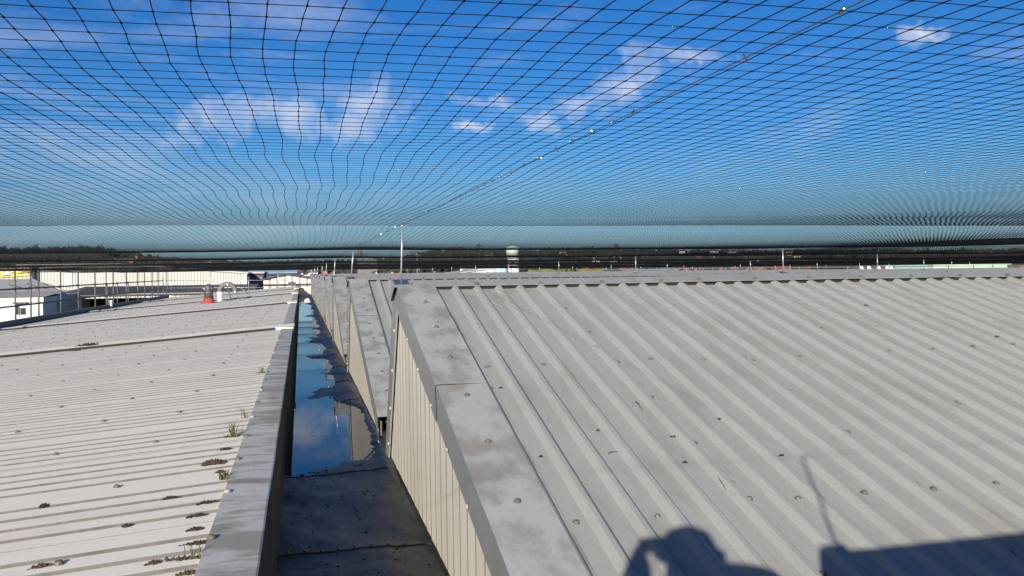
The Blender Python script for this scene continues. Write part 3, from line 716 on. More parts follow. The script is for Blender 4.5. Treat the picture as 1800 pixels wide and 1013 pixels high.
def tuft(label, c, n, h, seed, spread=.05, moss=True, leafy=False):
    r_ = np.random.default_rng(seed); t = thing('grass_tuft', label, 'grass tuft', c, 'grass tufts on the capping edge')
    for q in range(n):
        a = r_.uniform(0, 6.28); L = h*r_.uniform(.5, 1.1); w = .0028 if not leafy else .006; lean_ = r_.uniform(.2, .9)
        bx_, by_ = r_.normal(0, spread*.35), r_.normal(0, spread*.2); d = Vector((math.cos(a), math.sin(a), 0)); s_ = Vector((-d.y, d.x, 0))*w
        p0 = Vector((bx_, by_, 0)); p1 = p0+d*L*lean_*.35+Vector((0, 0, L*.6)); p2 = p0+d*L*lean_+Vector((0, 0, L*.85))
        b = MB(); b.poly([p0-s_, p0+s_, p1+s_*.8, p1-s_*.8, p2], [(0,1,2,3), (3,2,4)]); b.build('blade', M_GRASS, t)
    if moss:
        b = MB()
        for q in range(30):
            x, y, s = r_.normal(0, spread), r_.normal(0, .012), r_.uniform(.005, .012)
            b.poly([(x-s, y, 0), (x, y-s, 0), (x+s, y, 0), (x, y+s, 0), (x, y, s*1.3)], [(0,1,4), (1,2,4), (2,3,4), (3,0,4)])
        b.build('root_moss', M_MOSS, t)
    return t
def onlow(px, py):
    d = W(px, py, 1); s = (ZL-.012-TL*XC)/(d.z-TL*d.x); return d*s
clump('moss_clump', 'big dark brown moss slab lying on the near pale roof', 'moss', onlow(377, 815), .085, .05, .03, M_MOSS, 170, 'moss on the pale roof', 3)
clump('moss_clump', 'dark torn lump lying on the first raised joint strip of the pale roof', 'debris', W(158, 608, 18.3)+Vector((0, 0, .0)),   .26, .10, .07, M_SOIL_SHADE, 120, 'moss on the pale roof', 5)
clump('moss_clump', 'long low black smear of moss left of the lump on the joint strip', 'moss', W(139, 617, 17.98), .22, .05, .03, M_SOIL_SHADE, 70, 'moss on the pale roof', 6)
MO = [(300, 876, .05, 'black crumbs of moss in a pale roof trough beside the lower leaf tuft'), (368, 884, .07, 'dark ragged moss strip in the trough just below the leafy tuft'), (350, 907, .06, 'dark ragged moss strip in a trough, second below the leafy tuft'),
      (345, 931, .045, 'thin line of moss in a trough, third below the leafy tuft'), (352, 955, .07, 'curling moss strip with pale rim in a trough near the capping'), (398, 790, .05, 'dark wedge of moss in the trough between the moss slab and the capping'),
      (225, 925, .03, 'small black moss crumb out on the near pale roof, left of the others'), (78, 889, .025, 'tiny black moss crumb on the pale roof near the left picture edge'), (75, 996, .05, 'brown moss round a screw at the bottom left of the pale roof'),
      (272, 990, .035, 'round brown moss lump at the bottom of the pale roof'), (335, 1008, .06, 'brown moss heap at the very bottom beside the capping'), (388, 760+70, .03, 'small moss crumbs right of the big moss slab')]
for i, (px, py, r, lab) in enumerate(MO): clump('moss_clump', lab, 'moss', onlow(px, py)-Vector((0, 0, .004)), r*1.15, .022, .02, M_MOSS if i > 7 else M_SOIL_SHADE, 110, 'moss on the pale roof', 20+i)
tuft('tall thin grass tuft with dark moss at the capping edge beside the moss slab', onlow(412, 768), 34, .13, 1)
tuft('bright leafy green tuft at the capping edge below the moss slab', onlow(396, 843), 26, .06, 2, .035, False, True)
tuft('dry grass tuft with one long stalk at the bottom of the capping edge', onlow(345, 981), 12, .075, 3)
tuft('faint pale grass wisps at the capping edge, above the tall thin tuft', onlow(432, 735), 12, .10, 4, .05, False)
tuft('small far green tuft at the capping edge near the white cover plate', onlow(461, 656), 22, .10, 5)
b = MB(); pts = [Vector((.02*math.sin(3*t), 0.0, 0))+Vector((t*.34, .05*t, .004+.01*math.sin(9*t))) for t in np.linspace(0, 1, 9)]
def onsaw(px, py):
    d = W(px, py, 1); s = (ZT+.004-SL*Y1)/(d.z-SL*d.y); return d*s
for i, (a, c, lab) in enumerate([((1253, 832), (1278, 866), 'long dry forked twig on the grey roof above the head shadow'), ((1118, 708), (1130, 725), 'little bent dry stalk lying high on the near grey roof'), ((1678, 707), (1692, 714), 'dark short twig in a trough at the right of the grey roof'), ((1069, 800), (1083, 797), 'thin curved straw on the lower grey roof')]):
    p0, p1 = onsaw(*a), onsaw(*c); b = MB(); d = p1-p0
    up = Vector((0, 0, .022 if i < 2 else .01)); pts = [p0+d*t+up*math.sin(3.14*t)*.4+Vector((0, 0, .01))+Vector((rng.normal(0, .006), 0, 0)) for t in np.linspace(0, 1, 6)]
    b.tube([p-p0 for p in pts], [.003, .003, .0025, .002, .0018, .001], 4)
    if i == 0: b.tube([pts[3]-p0, pts[3]-p0+Vector((.05, -.02, .006)), pts[3]-p0+Vector((.06, -.06, .003))], [.002, .0015, .001], 4)
    tag(b.build('twig', M_TWIG, None, p0), lab, 'twig', 'dry twigs on the grey roof')
for i, (px, py, r, lab) in enumerate([(1184, 768, .028, 'largest black dropping on the near grey roof'), (1205, 813, .022, 'black dropping with a tail below the largest one'), (1051, 757, .012, 'small black crumb left of the largest dropping'), (880, 682, .014, 'small dark crumb beside the verge flashing'),
      (1443, 577, .02, 'dark dropping high on the right of the grey roof'), (1521, 537, .03, 'longish dark dropping under the ridge at the right'), (1752, 592, .028, 'pale and dark dropping near the right picture edge'), (1264, 737, .014, 'small dark crumb near the middle of the grey roof'), (1655, 627, .014, 'small dark crumb at the right of the grey roof'),
      (1762, 659, .03, 'curled dark dropping at the far right of the grey roof'), (1373, 801, .02, 'brownish dropping above the thin post shadow'), (951, 803, .014, 'brown crumb on the trough next to the verge')]):
    clump('dropping', lab, 'dropping', onsaw(px, py), r, r*.6, .012, M_SOIL_SHADE, 22, 'droppings on the grey roof', 50+i)

# ------------------------------------------------------------------ neighbouring buildings
M_WHITE = mat('white ribbed cladding', (.45, .435, .385), .6, (.36, .34, .29), .5, .12, (1, 1, .3))
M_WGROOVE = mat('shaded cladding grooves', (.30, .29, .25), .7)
M_WHITE2 = mat('bright white boarding', (.60, .59, .565), .6, (.52, .50, .46), .5, .6)
M_BLUEG = mat('blue grey steel', (.12, .14, .18), .55, (.08, .09, .11), .5, .3)
M_ROOFG = mat('grey sheet roof', (.42, .41, .375), .7, (.32, .31, .28), .6, .15)
M_ROOFD = mat('dark mossy sheet roof', (.105, .105, .098), .85, (.12, .105, .06), .8, .35)
M_LBLUE = mat('pale blue sheet roof', (.33, .45, .52), .6)
M_NAVY = mat('navy sheet roof', (.035, .05, .11), .6)
M_RED = mat('red tile roof', (.15, .048, .038), .85, (.10, .04, .034), .6, .6)
M_SLATE = mat('brown slate roof', (.085, .065, .055), .85, (.05, .045, .042), .6, .4)
M_BRICK = mat('red brick', (.20, .085, .06), .9, (.15, .07, .05), .5, .8)
M_RENDER = mat('pale render', (.62, .58, .52), .8)
M_GLASS = mat('dark window glass', (.03, .035, .04), .12)
M_GREEN = mat('green cladding', (.20, .38, .30), .6)
M_PGREEN = mat('pale green cladding', (.45, .56, .40), .6, (.36, .46, .32), .5, .4)
M_BLACK = mat('dark interior', (.012, .012, .012), .9)
M_FRAME = mat('white window frame', (.8, .8, .78), .5)
M_YELLOW = mat('yellow sign board', (.80, .50, .04), .5)
M_TEXT = mat('dark sign lettering', (.06, .03, .01), .6)
M_SRED = mat('red sign patch', (.50, .06, .03), .5)
M_NAVYS = mat('navy sign paint', (.03, .02, .07), .5)
def ribbed_wall(b, p0, p1, z0, ztop, pitch=.45, dep=.05, mi=0):
    """ribbed sheet wall from plan point p0 to p1; ztop(t) gives its upper edge"""
    p0, p1 = Vector((p0[0], p0[1], 0)), Vector((p1[0], p1[1], 0)); L = (p1-p0).length; d = (p1-p0)/L; nrm = Vector((d.y, -d.x, 0))
    us = []; u = 0
    while u < L: us += [(u, 0), (u+pitch*.7, 0), (u+pitch*.76, -dep), (u+pitch*.94, -dep)]; u += pitch
    us = [q for q in us if q[0] < L]+[(L, 0)]
    pts, fs = [], []
    for u, h in us:
        q = p0+d*u+nrm*h; pts += [(q.x, q.y, z0), (q.x, q.y, ztop(u/L))]
    for i in range(len(us)-1): fs.append((2*i, 2*i+2, 2*i+3, 2*i+1))
    b.poly(pts, fs, mi)
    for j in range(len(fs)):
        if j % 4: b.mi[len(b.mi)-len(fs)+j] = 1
GZ0 = -9.0
def bthing(name, label, cat, group=None): return thing(name, label, cat, (0, 0, 0), group)
# the long white warehouse
Y = 140; t = bthing('warehouse', 'long cream white ribbed warehouse across the left background', 'warehouse')
xa, xb, xm = W(30, 490, Y).x, W(433, 490, Y).x, W(215, 490, Y).x; zR, zM, zA_ = W(433, 481.5, Y).z, W(215, 466, Y).z, W(30, 468, Y).z
zt = lambda q: float(np.interp(xa+(xb-xa)*q, [xa, xm, xb], [zA_, zM, zR]))
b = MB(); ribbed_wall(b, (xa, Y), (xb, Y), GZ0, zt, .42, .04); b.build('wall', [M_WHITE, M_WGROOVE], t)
b = MB(); b.box((xa, Y+.2, GZ0), (xb, Y+40, min(zA_, zR)-.3)); b.build('hall', M_WHITE, t)
b = MB(); b.prism([(xa, zA_), (xm, zM), (xb+.3, zR), (xb+.3, zR+.22), (xm, zM+.24), (xa, zA_+.22)], Y-.25, Y+40, 'y'); b.build('roof', M_ROOFG, t)
b = MB(); b.box((xb-.5, Y-.12, GZ0), (xb+.08, Y-.09, zR-.02)); b.build('corner_trim', M_WHITE2, t)
b = MB(); xg = W(121, 490, Y).x; b.box((xg-.5, Y-.1, W(121, 505, Y).z), (xg+.5, Y-.08, zM-1)); b.build('rooflight_strip', mat('weathered translucent sheet', (.42, .45, .44), .4), t)
# building with the yellow sign
Y = 138.4; t = bthing('shop_building', 'white ribbed building carrying a yellow sign, behind the grey lean-to roof', 'building')
xa, xb = W(-90, 490, Y).x, W(56, 490, Y).x; zt1 = W(56, 469, Y).z
b = MB(); ribbed_wall(b, (xa, Y), (xb, Y), GZ0, lambda q: zt1, .6, .05); ribbed_wall(b, (xb, Y), (xb, Y+1.4), GZ0, lambda q: zt1, .6, .05); b.build('wall', [M_WHITE, M_WGROOVE], t)
b = MB(); b.box((xa, Y+.1, zt1), (xb+.1, Y+20, zt1+.15)); b.build('roof', M_ROOFG, t)
sg = bthing('shop_sign', 'yellow sign board reading Centres beside a red and white emblem', 'sign')
pl, pr = W(-60, 480, Y-.3), W(53, 473.6, Y-.3); pbr, pbl = W(53, 484.2, Y-.3), W(-60, 492, Y-.3)
ptl = Vector((pl.x, Y-.3, W(-60, 479.8, Y-.3).z)); e = Vector((0, .12, 0))
b = MB(); b.poly([pbl, pbr, pr, ptl, pbl+e, pbr+e, pr+e, ptl+e], [(0,1,2,3), (7,6,5,4), (0,4,5,1), (1,5,6,2), (2,6,7,3), (3,7,4,0)]); b.build('board', M_YELLOW, sg)
slope = (pr.z-ptl.z)/(pr.x-ptl.x)
def sign_text(txt, px0, px1, pyc0, h_px):
    cu = bpy.data.curves.new('lettering', 'FONT'); cu.body = txt; cu.size = 1; cu.offset = .035; cu.extrude = .01; cu.align_x = 'LEFT'
    tmp = bpy.data.objects.new('lettering', cu); C.objects.link(tmp); bpy.context.view_layer.update()
    me = bpy.data.meshes.new_from_object(tmp.evaluated_get(bpy.context.evaluated_depsgraph_get())); bpy.data.objects.remove(tmp)
    xs = [v.co.x for v in me.vertices]; A = W(px0, pyc0, Y-.34); B = W(px1, pyc0, Y-.34); k = (B.x-A.x)/(max(xs)-min(xs)); ks = h_px*abs(W(0, 0, Y).z-W(0, 100, Y).z)/100/.7
    for v in me.vertices:
        x = (v.co.x-min(xs))*k; v.co = Vector((x, -v.co.z, v.co.y*ks+x*slope))
    me.materials.clear(); me.materials.append(M_TEXT); o = link('lettering', me, sg, A); return o
sign_text('Centres', 21, 51.5, 483.0, 4.6); sign_text('s', -2.5, 1.0, 484.0, 4.6)
pc = W(12, 481.7, Y-.33); sx = abs(W(12, 480, Y).x-W(13, 480, Y).x)
b = MB(); b.box((pc.x-7.3*sx, Y-.335, pc.z-4.6*sx), (pc.x+7.3*sx, Y-.305, pc.z+4.4*sx)); b.build('emblem_patch', M_SRED, sg)
def disc(rx, rz, cz, y, m, nm, a0=0, a1=2*math.pi):
    b = MB(); b.prism([(pc.x+rx*math.cos(a), pc.z+cz+rz*math.sin(a)) for a in np.linspace(a0, a1, 22)[:-1]], y-.012, y, 'y')
    # prism over (x, z) outline along y
    b.v = [(v[0], v[1], v[2]) for v in b.v]; return b.build(nm, m, sg)
disc(6.6*sx, 3.5*sx, .2*sx, Y-.34, M_FRAME, 'emblem_oval'); disc(5.0*sx, 2.3*sx, -1.6*sx, Y-.36, M_NAVYS, 'emblem_shape', math.pi*1.0, math.pi*2.05)
b = MB()
for q in (-2.6, 0, 2.6): b.box((pc.x+(q-.8)*sx, Y-.375, pc.z+.2*sx), (pc.x+(q+.8)*sx, Y-.36, pc.z+1.9*sx))
b.build('emblem_letters', mat('grey sign lettering', (.30, .28, .33), .6), sg)
# lean-to grey roof in front of it
t = bthing('lean_to', 'plain grey lean-to roof sloping down in front of the sign building', 'lean-to')
A, B_, Cc, D_ = W(-90, 491, 138), W(58, 490, 138), W(106, 512, 100), W(-90, 516, 100); e = Vector((0, 0, -.25))
b = MB(); b.poly([A, B_, Cc, D_, A+e, B_+e, Cc+e, D_+e], [(3,2,1,0), (4,5,6,7), (0,1,5,4), (1,2,6,5), (2,3,7,6), (3,0,4,7)]); b.build('roof', M_ROOFG, t)
b = MB()
for (a, c) in (((15, 500.5), (42, 507.5)), ((46, 499.5), (92, 512)), ((73, 497.5), (105, 507))):
    p0, p1 = W(*a, 118), W(*c, 102); b.tube([p0+Vector((0, 0, .05)), p1+Vector((0, 0, .05))], .05, 5)
b.build('roof_seams', M_SLATE, t)
b = MB(); b.box((D_.x, 100.3, GZ0), (Cc.x-.2, 137, Cc.z-.4)); b.build('wall', M_ROOFG, t)
b = MB(); b.box((D_.x, 99.8, Cc.z-.28), (Cc.x, 100.02, Cc.z+.02)); b.build('gutter', M_BLACKTUBE, t)
# little white cabin with a window
Y = 95; t = bthing('cabin', 'small white boarded cabin with window below the scaffold rail', 'cabin'); xa, xb = W(-90, 530, Y).x, W(75, 530, Y).x; z1 = W(75, 522.8, Y).z; zf = W(75, 531, Y).z; Yb = 100.2
b = MB(); b.box((xa, Y, GZ0), (xb, Yb, zf+.02)); b.build('wall', M_WHITE2, t)
b = MB()
for i in range(14): b.box((xa, Y-.02, zf-.42*i-.40), (xb-.03, Y-.002, zf-.42*i-.03))
b.build('boards', M_WHITE2, t)
b = MB(); b.box((xa, Y-.18, zf), (xb+.12, Yb+.1, z1)); b.build('fascia', M_WHITE2, t)
b = MB(); zb2 = W(60, 513.5, Yb).z; n = 60; prof = [(xa+(xb+.1-xa)*i/n, .05*(i % 2)) for i in range(n+1)]
o = len(b.v)
for x, h in prof: b.v += [(x, Y-.15, z1+.02+h), (x, Yb, z1+.30+h)]
for i in range(n): b.f.append((2*i, 2*i+2, 2*i+3, 2*i+1)); b.mi.append(0)
b.build('roof', mat('sand coloured sheet roof', (.52, .48, .39), .7), t)
for (a, c) in ((25.5, 33.5), (36, 46)):
    p0, p1 = W(a, 537 if a < 30 else 541.5, Y-.05), W(c, 553.5, Y-.05)
    b = MB(); b.box((p0.x-.12, Y-.09, p1.z-.12), (p1.x+.12, Y-.03, p0.z+.12)); w = b.build('window', M_FRAME, t)
    b = MB(); b.box((p0.x, Y-.11, p1.z), (p1.x, Y-.085, p0.z)); b.build('pane', M_GLASS, w)
p0, p1 = W(25, 531.6, Y), W(49, 534, Y); b = MB(); b.box((p0.x, Y-.5, p1.z), (p1.x, Y-.01, p0.z)); b.build('canopy', M_SLATE, t)
# open-fronted dark shed
Y = 108; t = bthing('open_shed', 'open fronted shed with a dark mossy roof and white posts behind the scaffold poles', 'shed')
xa, xb = W(99, 520, Y).x, W(446, 520, Y).x; zfr, zbk = W(200, 517.5, Y).z, W(200, 504, 121).z
b = MB(); n = 150
for i in range(n+1):
    x = xa+(xb-xa)*i/n; h = .07*(i % 2); sk = 3.2*(1-i/n) if i < 40 else 0
    b.v += [(x, Y-.3, zfr+h), (x+(1.6 if i == 0 else 0), Y+13.2, zbk+h)]
for i in range(n): b.f.append((2*i, 2*i+2, 2*i+3, 2*i+1)); b.mi.append(0)
b.build('roof', M_ROOFD, t)
b = MB(); zc = W(200, 524.5, Y).z; ribbed_wall(b, (xa+.3, Y), (xb-.2, Y), zc, lambda q: zfr-.06, .55, .05); b.build('fascia_cladding', [M_WHITE, M_WGROOVE], t)
b = MB(); b.box((xa, Y-.33, zfr-.17), (xb, Y-.2, zfr-.02)); b.build('gutter', M_BLACKTUBE, t)
b = MB(); b.box((xa+.5, Y+6, GZ0), (xb-.5, Y+12.8, zfr-.3)); b.build('back_wall', M_BLACK, t)
b = MB(); ribbed_wall(b, (xa+.4, Y+.2), (W(139, 530, Y).x, Y+.2), GZ0, lambda q: zc+.02, .55, .05); b.build('side_wall', [M_CREAM, M_WGROOVE], t)
for px in (141, 300, 400):
    x = W(px, 520, Y).x; b = MB(); b.box((x-.13, Y-.1, GZ0), (x+.13, Y+.15, zfr-.2)); b.build('post', M_WHITE2, t)
# tall blue-grey doors
Y = 150; t = bthing('blue_shed', 'tall blue grey door bay between the white warehouse and the gabled shed', 'shed'); xa, xb = W(433.5, 490, Y).x, W(463, 490, Y).x; z1 = W(448, 481, Y).z
b = MB(); b.box((xa, Y, GZ0), (xb, Y+14, z1)); b.build('wall', M_SLATE, t)
for i in range(2):
    w = (xb-xa-.5)/2; b = MB(); b.box((xa+.15+i*(w+.2), Y-.14, GZ0), (xa+.15+i*(w+.2)+w, Y-.02, z1-.55)); b.build('door', M_BLUEG, t)
b = MB(); b.box((xa-.2, Y-.5, z1), (xb+.2, Y+14, z1+.28)); b.build('roof', M_ROOFG, t)
# pale blue roof beyond
def gable(name, label, cat, px0, px1, Y, dep, py_eave, py_apex, wall, roof, group=None, base=None, parts=(), ax=None, ribs=0):
    t = bthing(name, label, cat, group); xa, xb = W(px0, py_eave, Y).x, W(px1, py_eave, Y).x; ze = W((px0+px1)/2, py_eave, Y).z; pxm = (px0+px1)/2 if ax is None else ax
    xm, zm = W(pxm, py_apex, Y).x, W(pxm, py_apex, Y).z; g = ground_z((xa+xb)/2, Y)-.5 if base is None else base
    b = MB(); b.prism([(xa, g), (xb, g), (xb, ze), (xm, zm), (xa, ze)], Y+.1, Y+dep, 'y')
    if ribs: ribbed_wall(b, (xa, Y), (xb, Y), g, lambda q: float(np.interp(xa+(xb-xa)*q, [xa, xm, xb], [ze, zm, ze])), ribs, .05)
    b.build('wall', [wall, M_WGROOVE], t)
    th = max(.12, (zm-ze)*.08); o_ = (xb-xa)*.02
    b = MB(); b.prism([(xa-o_, ze-.02), (xm, zm), (xb+o_, ze-.02), (xb+o_, ze+th), (xm, zm+th*1.15), (xa-o_, ze+th)], Y-.35, Y+dep+.2, 'y'); b.build('roof', roof, t)
    return t, xa, xb, ze, zm
t, xa, xb, ze, zm = gable('gabled_shed', 'cream ribbed shed with a low gable at the far end of the gutter', 'shed', 463, 553, 110, 30, 491.3, 483.2, M_CREAM, M_SLATE, ax=504, ribs=.9)
zz = W(500, 500, 109.8).z; b = MB(); b.box((xa, 109.7, zz-.12), (xb, 109.93, zz+.06)); b.build('dado_rail', M_SLATE, t)
def mono(name, label, cat, px0, px1, Y, dep, py_top, py_back, wall, roof, group=None):
    t = bthing(name, label, cat, group); xa, xb = W(px0, py_top, Y).x, W(px1, py_top, Y).x; z = W((px0+px1)/2, py_top, Y).z; zb = W((px0+px1)/2, py_back, Y+dep).z; g = ground_z((xa+xb)/2, Y)-.5
    b = MB(); b.prism([(Y, g), (Y+dep, g), (Y+dep, zb-.02), (Y, z-.02)], xa, xb, 'x'); b.build('wall', wall, t)
    b = MB(); b.prism([(Y-.3, z), (Y+dep+.3, zb), (Y+dep+.3, zb+.16), (Y-.3, z+.16)], xa-.2, xb+.2, 'x'); b.build('roof', roof, t)
    return t, xa, xb, z, zb
mono('blue_roofed_hall', 'long hall with a pale blue roof just under the dark net edge', 'hall', 430, 521, 178, 30, 481.3, 475, M_WHITE, M_LBLUE)
mono('navy_shed', 'low dark navy roofed shed behind the gabled shed', 'shed', 466, 527, 170, 12, 484, 480.5, M_NAVY, M_NAVY)
gable('red_roofed_house', 'white walled house with a steep red tiled roof, left of its twin', 'house', 517, 530, 190, 9, 484, 478, M_RENDER, M_RED)
gable('red_roofed_house', 'white walled house with a red tiled roof next to the first ridge end', 'house', 534, 549, 186, 9, 486, 478.5, M_RENDER, M_RED)
t, xa, xb, z, zb = mono('white_annexe', 'low bright white flat annexe in front of the red roofed houses', 'building', 521, 547, 176, 6, 485.5, 484.5, M_WHITE2, M_WHITE2)
b = MB(); p = W(571.5, 480.5, 230); b.box((p.x-.3, 230, GZ0), (p.x-.1, 230.2, p.z)); b.box((p.x+.1, 230, GZ0), (p.x+.3, 230.2, p.z)); bb = bthing('red_board', 'small bright red board on legs beyond the far ridge ends', 'board'); b.build('legs', M_SLATE, bb)
b = MB(); b.box((p.x-.6, 229.9, p.z-.5), (p.x+.6, 230.0, p.z+.5)); b.build('panel', mat('bright red panel', (.5, .05, .07), .5), bb)
gable('white_gable_house', 'tiny white gable end showing over the second ridge', 'house', 655, 666, 260, 10, 483, 477.5, M_WHITE2, M_SLATE)
gable('grey_gable_house', 'grey gable end just left of the nearest net post', 'house', 681, 695, 250, 10, 484, 477, M_ROOFG, M_SLATE)
t, xa, xb, z, zb = mono('white_store', 'long white flat store left of the white silo', 'store', 842, 889, 190, 20, 473.8, 473.2, M_WHITE2, M_WHITE2)
gable('white_wedge_shed', 'white shed with a low sloping roof left of the white store', 'shed', 808, 858, 186, 20, 480, 474.5, M_WHITE2, M_ROOFG, ax=852)
for i, (px, r, z) in enumerate(((877, 1.0, 469.5), (884, .9, 470.5))):
    p = W(px, z, 184); tk = bthing('tank', ['taller grey steel tank beside the white store', 'shorter grey steel tank next to the white silo'][i], 'tank'); b = MB(); b.lathe([(r, GZ0-p.z), (r, -.3), (r*.6, 0), (.02, .05)], (p.x, 184, p.z), 14); b.build('shell', M_LBLUE, tk, smooth=True)
Y = 205; p = W(900.5, 433, Y); u = abs(W(900, 470, Y).x-W(901, 470, Y).x); t = bthing('silo', 'tall white silo tower with a wider domed head rising through the net', 'silo')
zc, zd = W(900, 450, Y).z, W(900, 478, Y).z
b = MB(); b.lathe([(10.8*u, zc), (10.9*u, p.z-1.5*u), (8.5*u, p.z-.4*u), (4*u, p.z+.4*u), (.05, p.z+.6*u)], (p.x, Y, 0), 28); b.build('head', mat('white silo paint', (.8, .8, .78), .6), t, smooth=True)
b = MB(); b.lathe([(10.0*u, zc-5*u), (10.9*u, zc-.5*u), (10.8*u, zc+.01)], (p.x, Y, 0), 28); b.build('head_skirt', M_WHITE, t, smooth=True)
b = MB(); b.lathe([(9.6*u, GZ0), (9.6*u, zc-5*u+.02)], (p.x+1.4*u, Y, 0), 28); b.build('shaft', MATS['white silo paint'], t, smooth=True)
b = MB(); b.tube([(p.x-5*u, Y-10*u, GZ0), (p.x-5*u, Y-10*u, zc-6*u)], .09, 6); b.build('ladder', M_SLATE, t)
# right hand side
gable('brown_shed', 'low brown shed with white rooflights left of the green halls', 'shed', 1488, 1572, 168, 14, 471, 467, M_SLATE, M_SLATE)
tb = C.objects[-1].parent
for px in (1514, 1527, 1544, 1559, 1566):
    p = W(px, 470, 167.5); b = MB(); b.poly([p+Vector((-.6, -.25, -.45)), p+Vector((.6, -.25, -.45)), p+Vector((.35, .0, .25)), p+Vector((-.35, .0, .25))], [(0, 1, 2, 3)]); b.build('rooflight', M_WHITE2, tb)
for i, (a, c, py, Y, m, lab) in enumerate(((1572, 1640, 468, 182, M_GREEN, 'flat sea green hall, left of the pale green one'), (1640.5, 1792, 465.8, 180, M_PGREEN, 'long pale green hall with dark panel joints at the right'))):
    t, xa, xb, z, zb = mono('green_hall', lab, 'hall', a, c, Y, 25, py, py-.4, m, m)
    for px in ((1600,) if i == 0 else (1667, 1711, 1745)):
        x = W(px, 470, Y).x; b = MB(); b.box((x-.13, Y-.06, GZ0), (x+.13, Y-.01, z)); b.build('panel_joint', M_BLACK, t)
    if i:
        b = MB(); zz = W(1715, 471, Y).z; b.box((xa, Y-.12, zz-.08), (xb, Y-.01, zz+.08)); b.build('ledge', M_GREEN, t)
gable('brick_house', 'red brick house at the right end of the pale green hall', 'house', 1793, 1830, 176, 10, 467, 461, M_BRICK, M_SLATE)
mono('blue_grey_shed', 'low blue grey shed behind the middle of the roof', 'shed', 1093, 1192, 215, 15, 475, 473.6, M_BLUEG, mat('speckled blue roof', (.17, .2, .26), .6, (.3, .32, .36), .7, .9))
# grass bank
bk = bmesh.new(); n = 40; rowsb = []
for j in range(6):
    rowsb.append([bk.verts.new((W(905+200*i/n, 474, 228+4*j).x, 228+4*j, -9.2+(W(1000, 473.6, 244).z+9.2)*sst(0, 4, j)*sst(0, 5, i)*sst(0, 8, n-i)+.15*math.sin(i*.9+j))) for i in range(n+1)])
for j in range(5):
    for i in range(n): bk.faces.new((rowsb[j][i], rowsb[j][i+1], rowsb[j+1][i+1], rowsb[j+1][i]))
gm = bpy.data.meshes.new('grass_bank'); bk.to_mesh(gm); bk.free(); gm.materials.append(mat('dry yellow green grass', (.20, .17, .045), .95, (.13, .12, .035), .7, .3)); tag(link('grass_bank', gm), 'dry yellow green bank right of the silo', kind='structure')
# guard rail at the far right end of the roofs
t = bthing('roof_edge_rail', 'pale guard rail on the far roof edge, right of centre', 'railing'); Yr = 79.8
b = MB(); b.tube([W(1160, 472.2, Yr), W(1450, 470.5, Yr), W(1800, 467.5, Yr)], .028, 5); b.build('rail', M_GALV, t)
for px in (1187, 1207, 1230, 1253, 1275, 1297, 1320, 1345, 1388, 1405, 1437, 1490, 1541, 1600):
    p = W(px, 472-.0075*(px-1160), Yr); b = MB(); b.tube([(p.x, Yr, -1.0), (p.x, Yr, p.z+.04)], .03, 5); b.build('rail_post', M_GALV, t)
# church
Y = 520; p = W(632, 427, Y); q = W(632, 450, Y); u = abs(W(632, 400, Y).x-W(633, 400, Y).x); t = bthing('church', 'church with a tall pointed stone spire far beyond the nearest post', 'church'); M_STONE = mat('grey stone', (.16, .14, .125), .9)
g = ground_z(p.x, Y)-1
b = MB(); b.box((p.x-4.5*u, Y-4.5*u, g), (p.x+4.5*u, Y+4.5*u, q.z)); b.build('tower', M_STONE, t)
b = MB(); b.poly([(p.x+5*u*math.cos(a), Y+5*u*math.sin(a), q.z) for a in np.linspace(0, 6.283, 9)[:-1]]+[(p.x, Y, p.z)], [(i, (i+1) % 8, 8) for i in range(8)]); b.build('spire', M_STONE, t)
for sx_ in (-1, 1): b = MB(); b.poly([(p.x+sx_*4.6*u-u, Y-5*u, q.z), (p.x+sx_*4.6*u+u, Y-5*u, q.z), (p.x+sx_*4.6*u+u, Y-3*u, q.z), (p.x+sx_*4.6*u-u, Y-3*u, q.z), (p.x+sx_*4.6*u, Y-4*u, q.z+5*u)], [(0,1,4), (1,2,4), (2,3,4), (3,0,4)]); b.build('pinnacle', M_STONE, t)
b = MB(); b.prism([(p.x+3*u, g), (p.x+30*u, g), (p.x+30*u, q.z-14*u), (p.x+3*u, q.z-14*u)], Y-5*u, Y+5*u, 'y'); b.prism([(Y-6*u, q.z-14*u), (Y+6*u, q.z-14*u), (Y, q.z-6*u)], p.x+3*u, p.x+30*u, 'x'); b.build('nave', M_STONE, t)
for i, (px, top, h, lab) in enumerate(((842, 428, 6, 'thin dark mast with a cross arm above the dark net band'), (733, 444, 4, 'pale lattice mast in front of the dark wood'))):
    p = W(px, top, 420); b = MB(); b.tube([(p.x, 420, ground_z(p.x, 420)-1), (p.x, 420, p.z)], .28, 5); mt = bthing('mast', lab, 'mast'); b.build('pole', M_BLACKTUBE if i == 0 else M_GALV, mt)
    b = MB(); b.tube([(p.x-1.6, 420, p.z-1.2), (p.x+1.6, 420, p.z-1.2)], .22, 5); b.build('cross_arm', M_BLACKTUBE if i == 0 else M_GALV, mt)

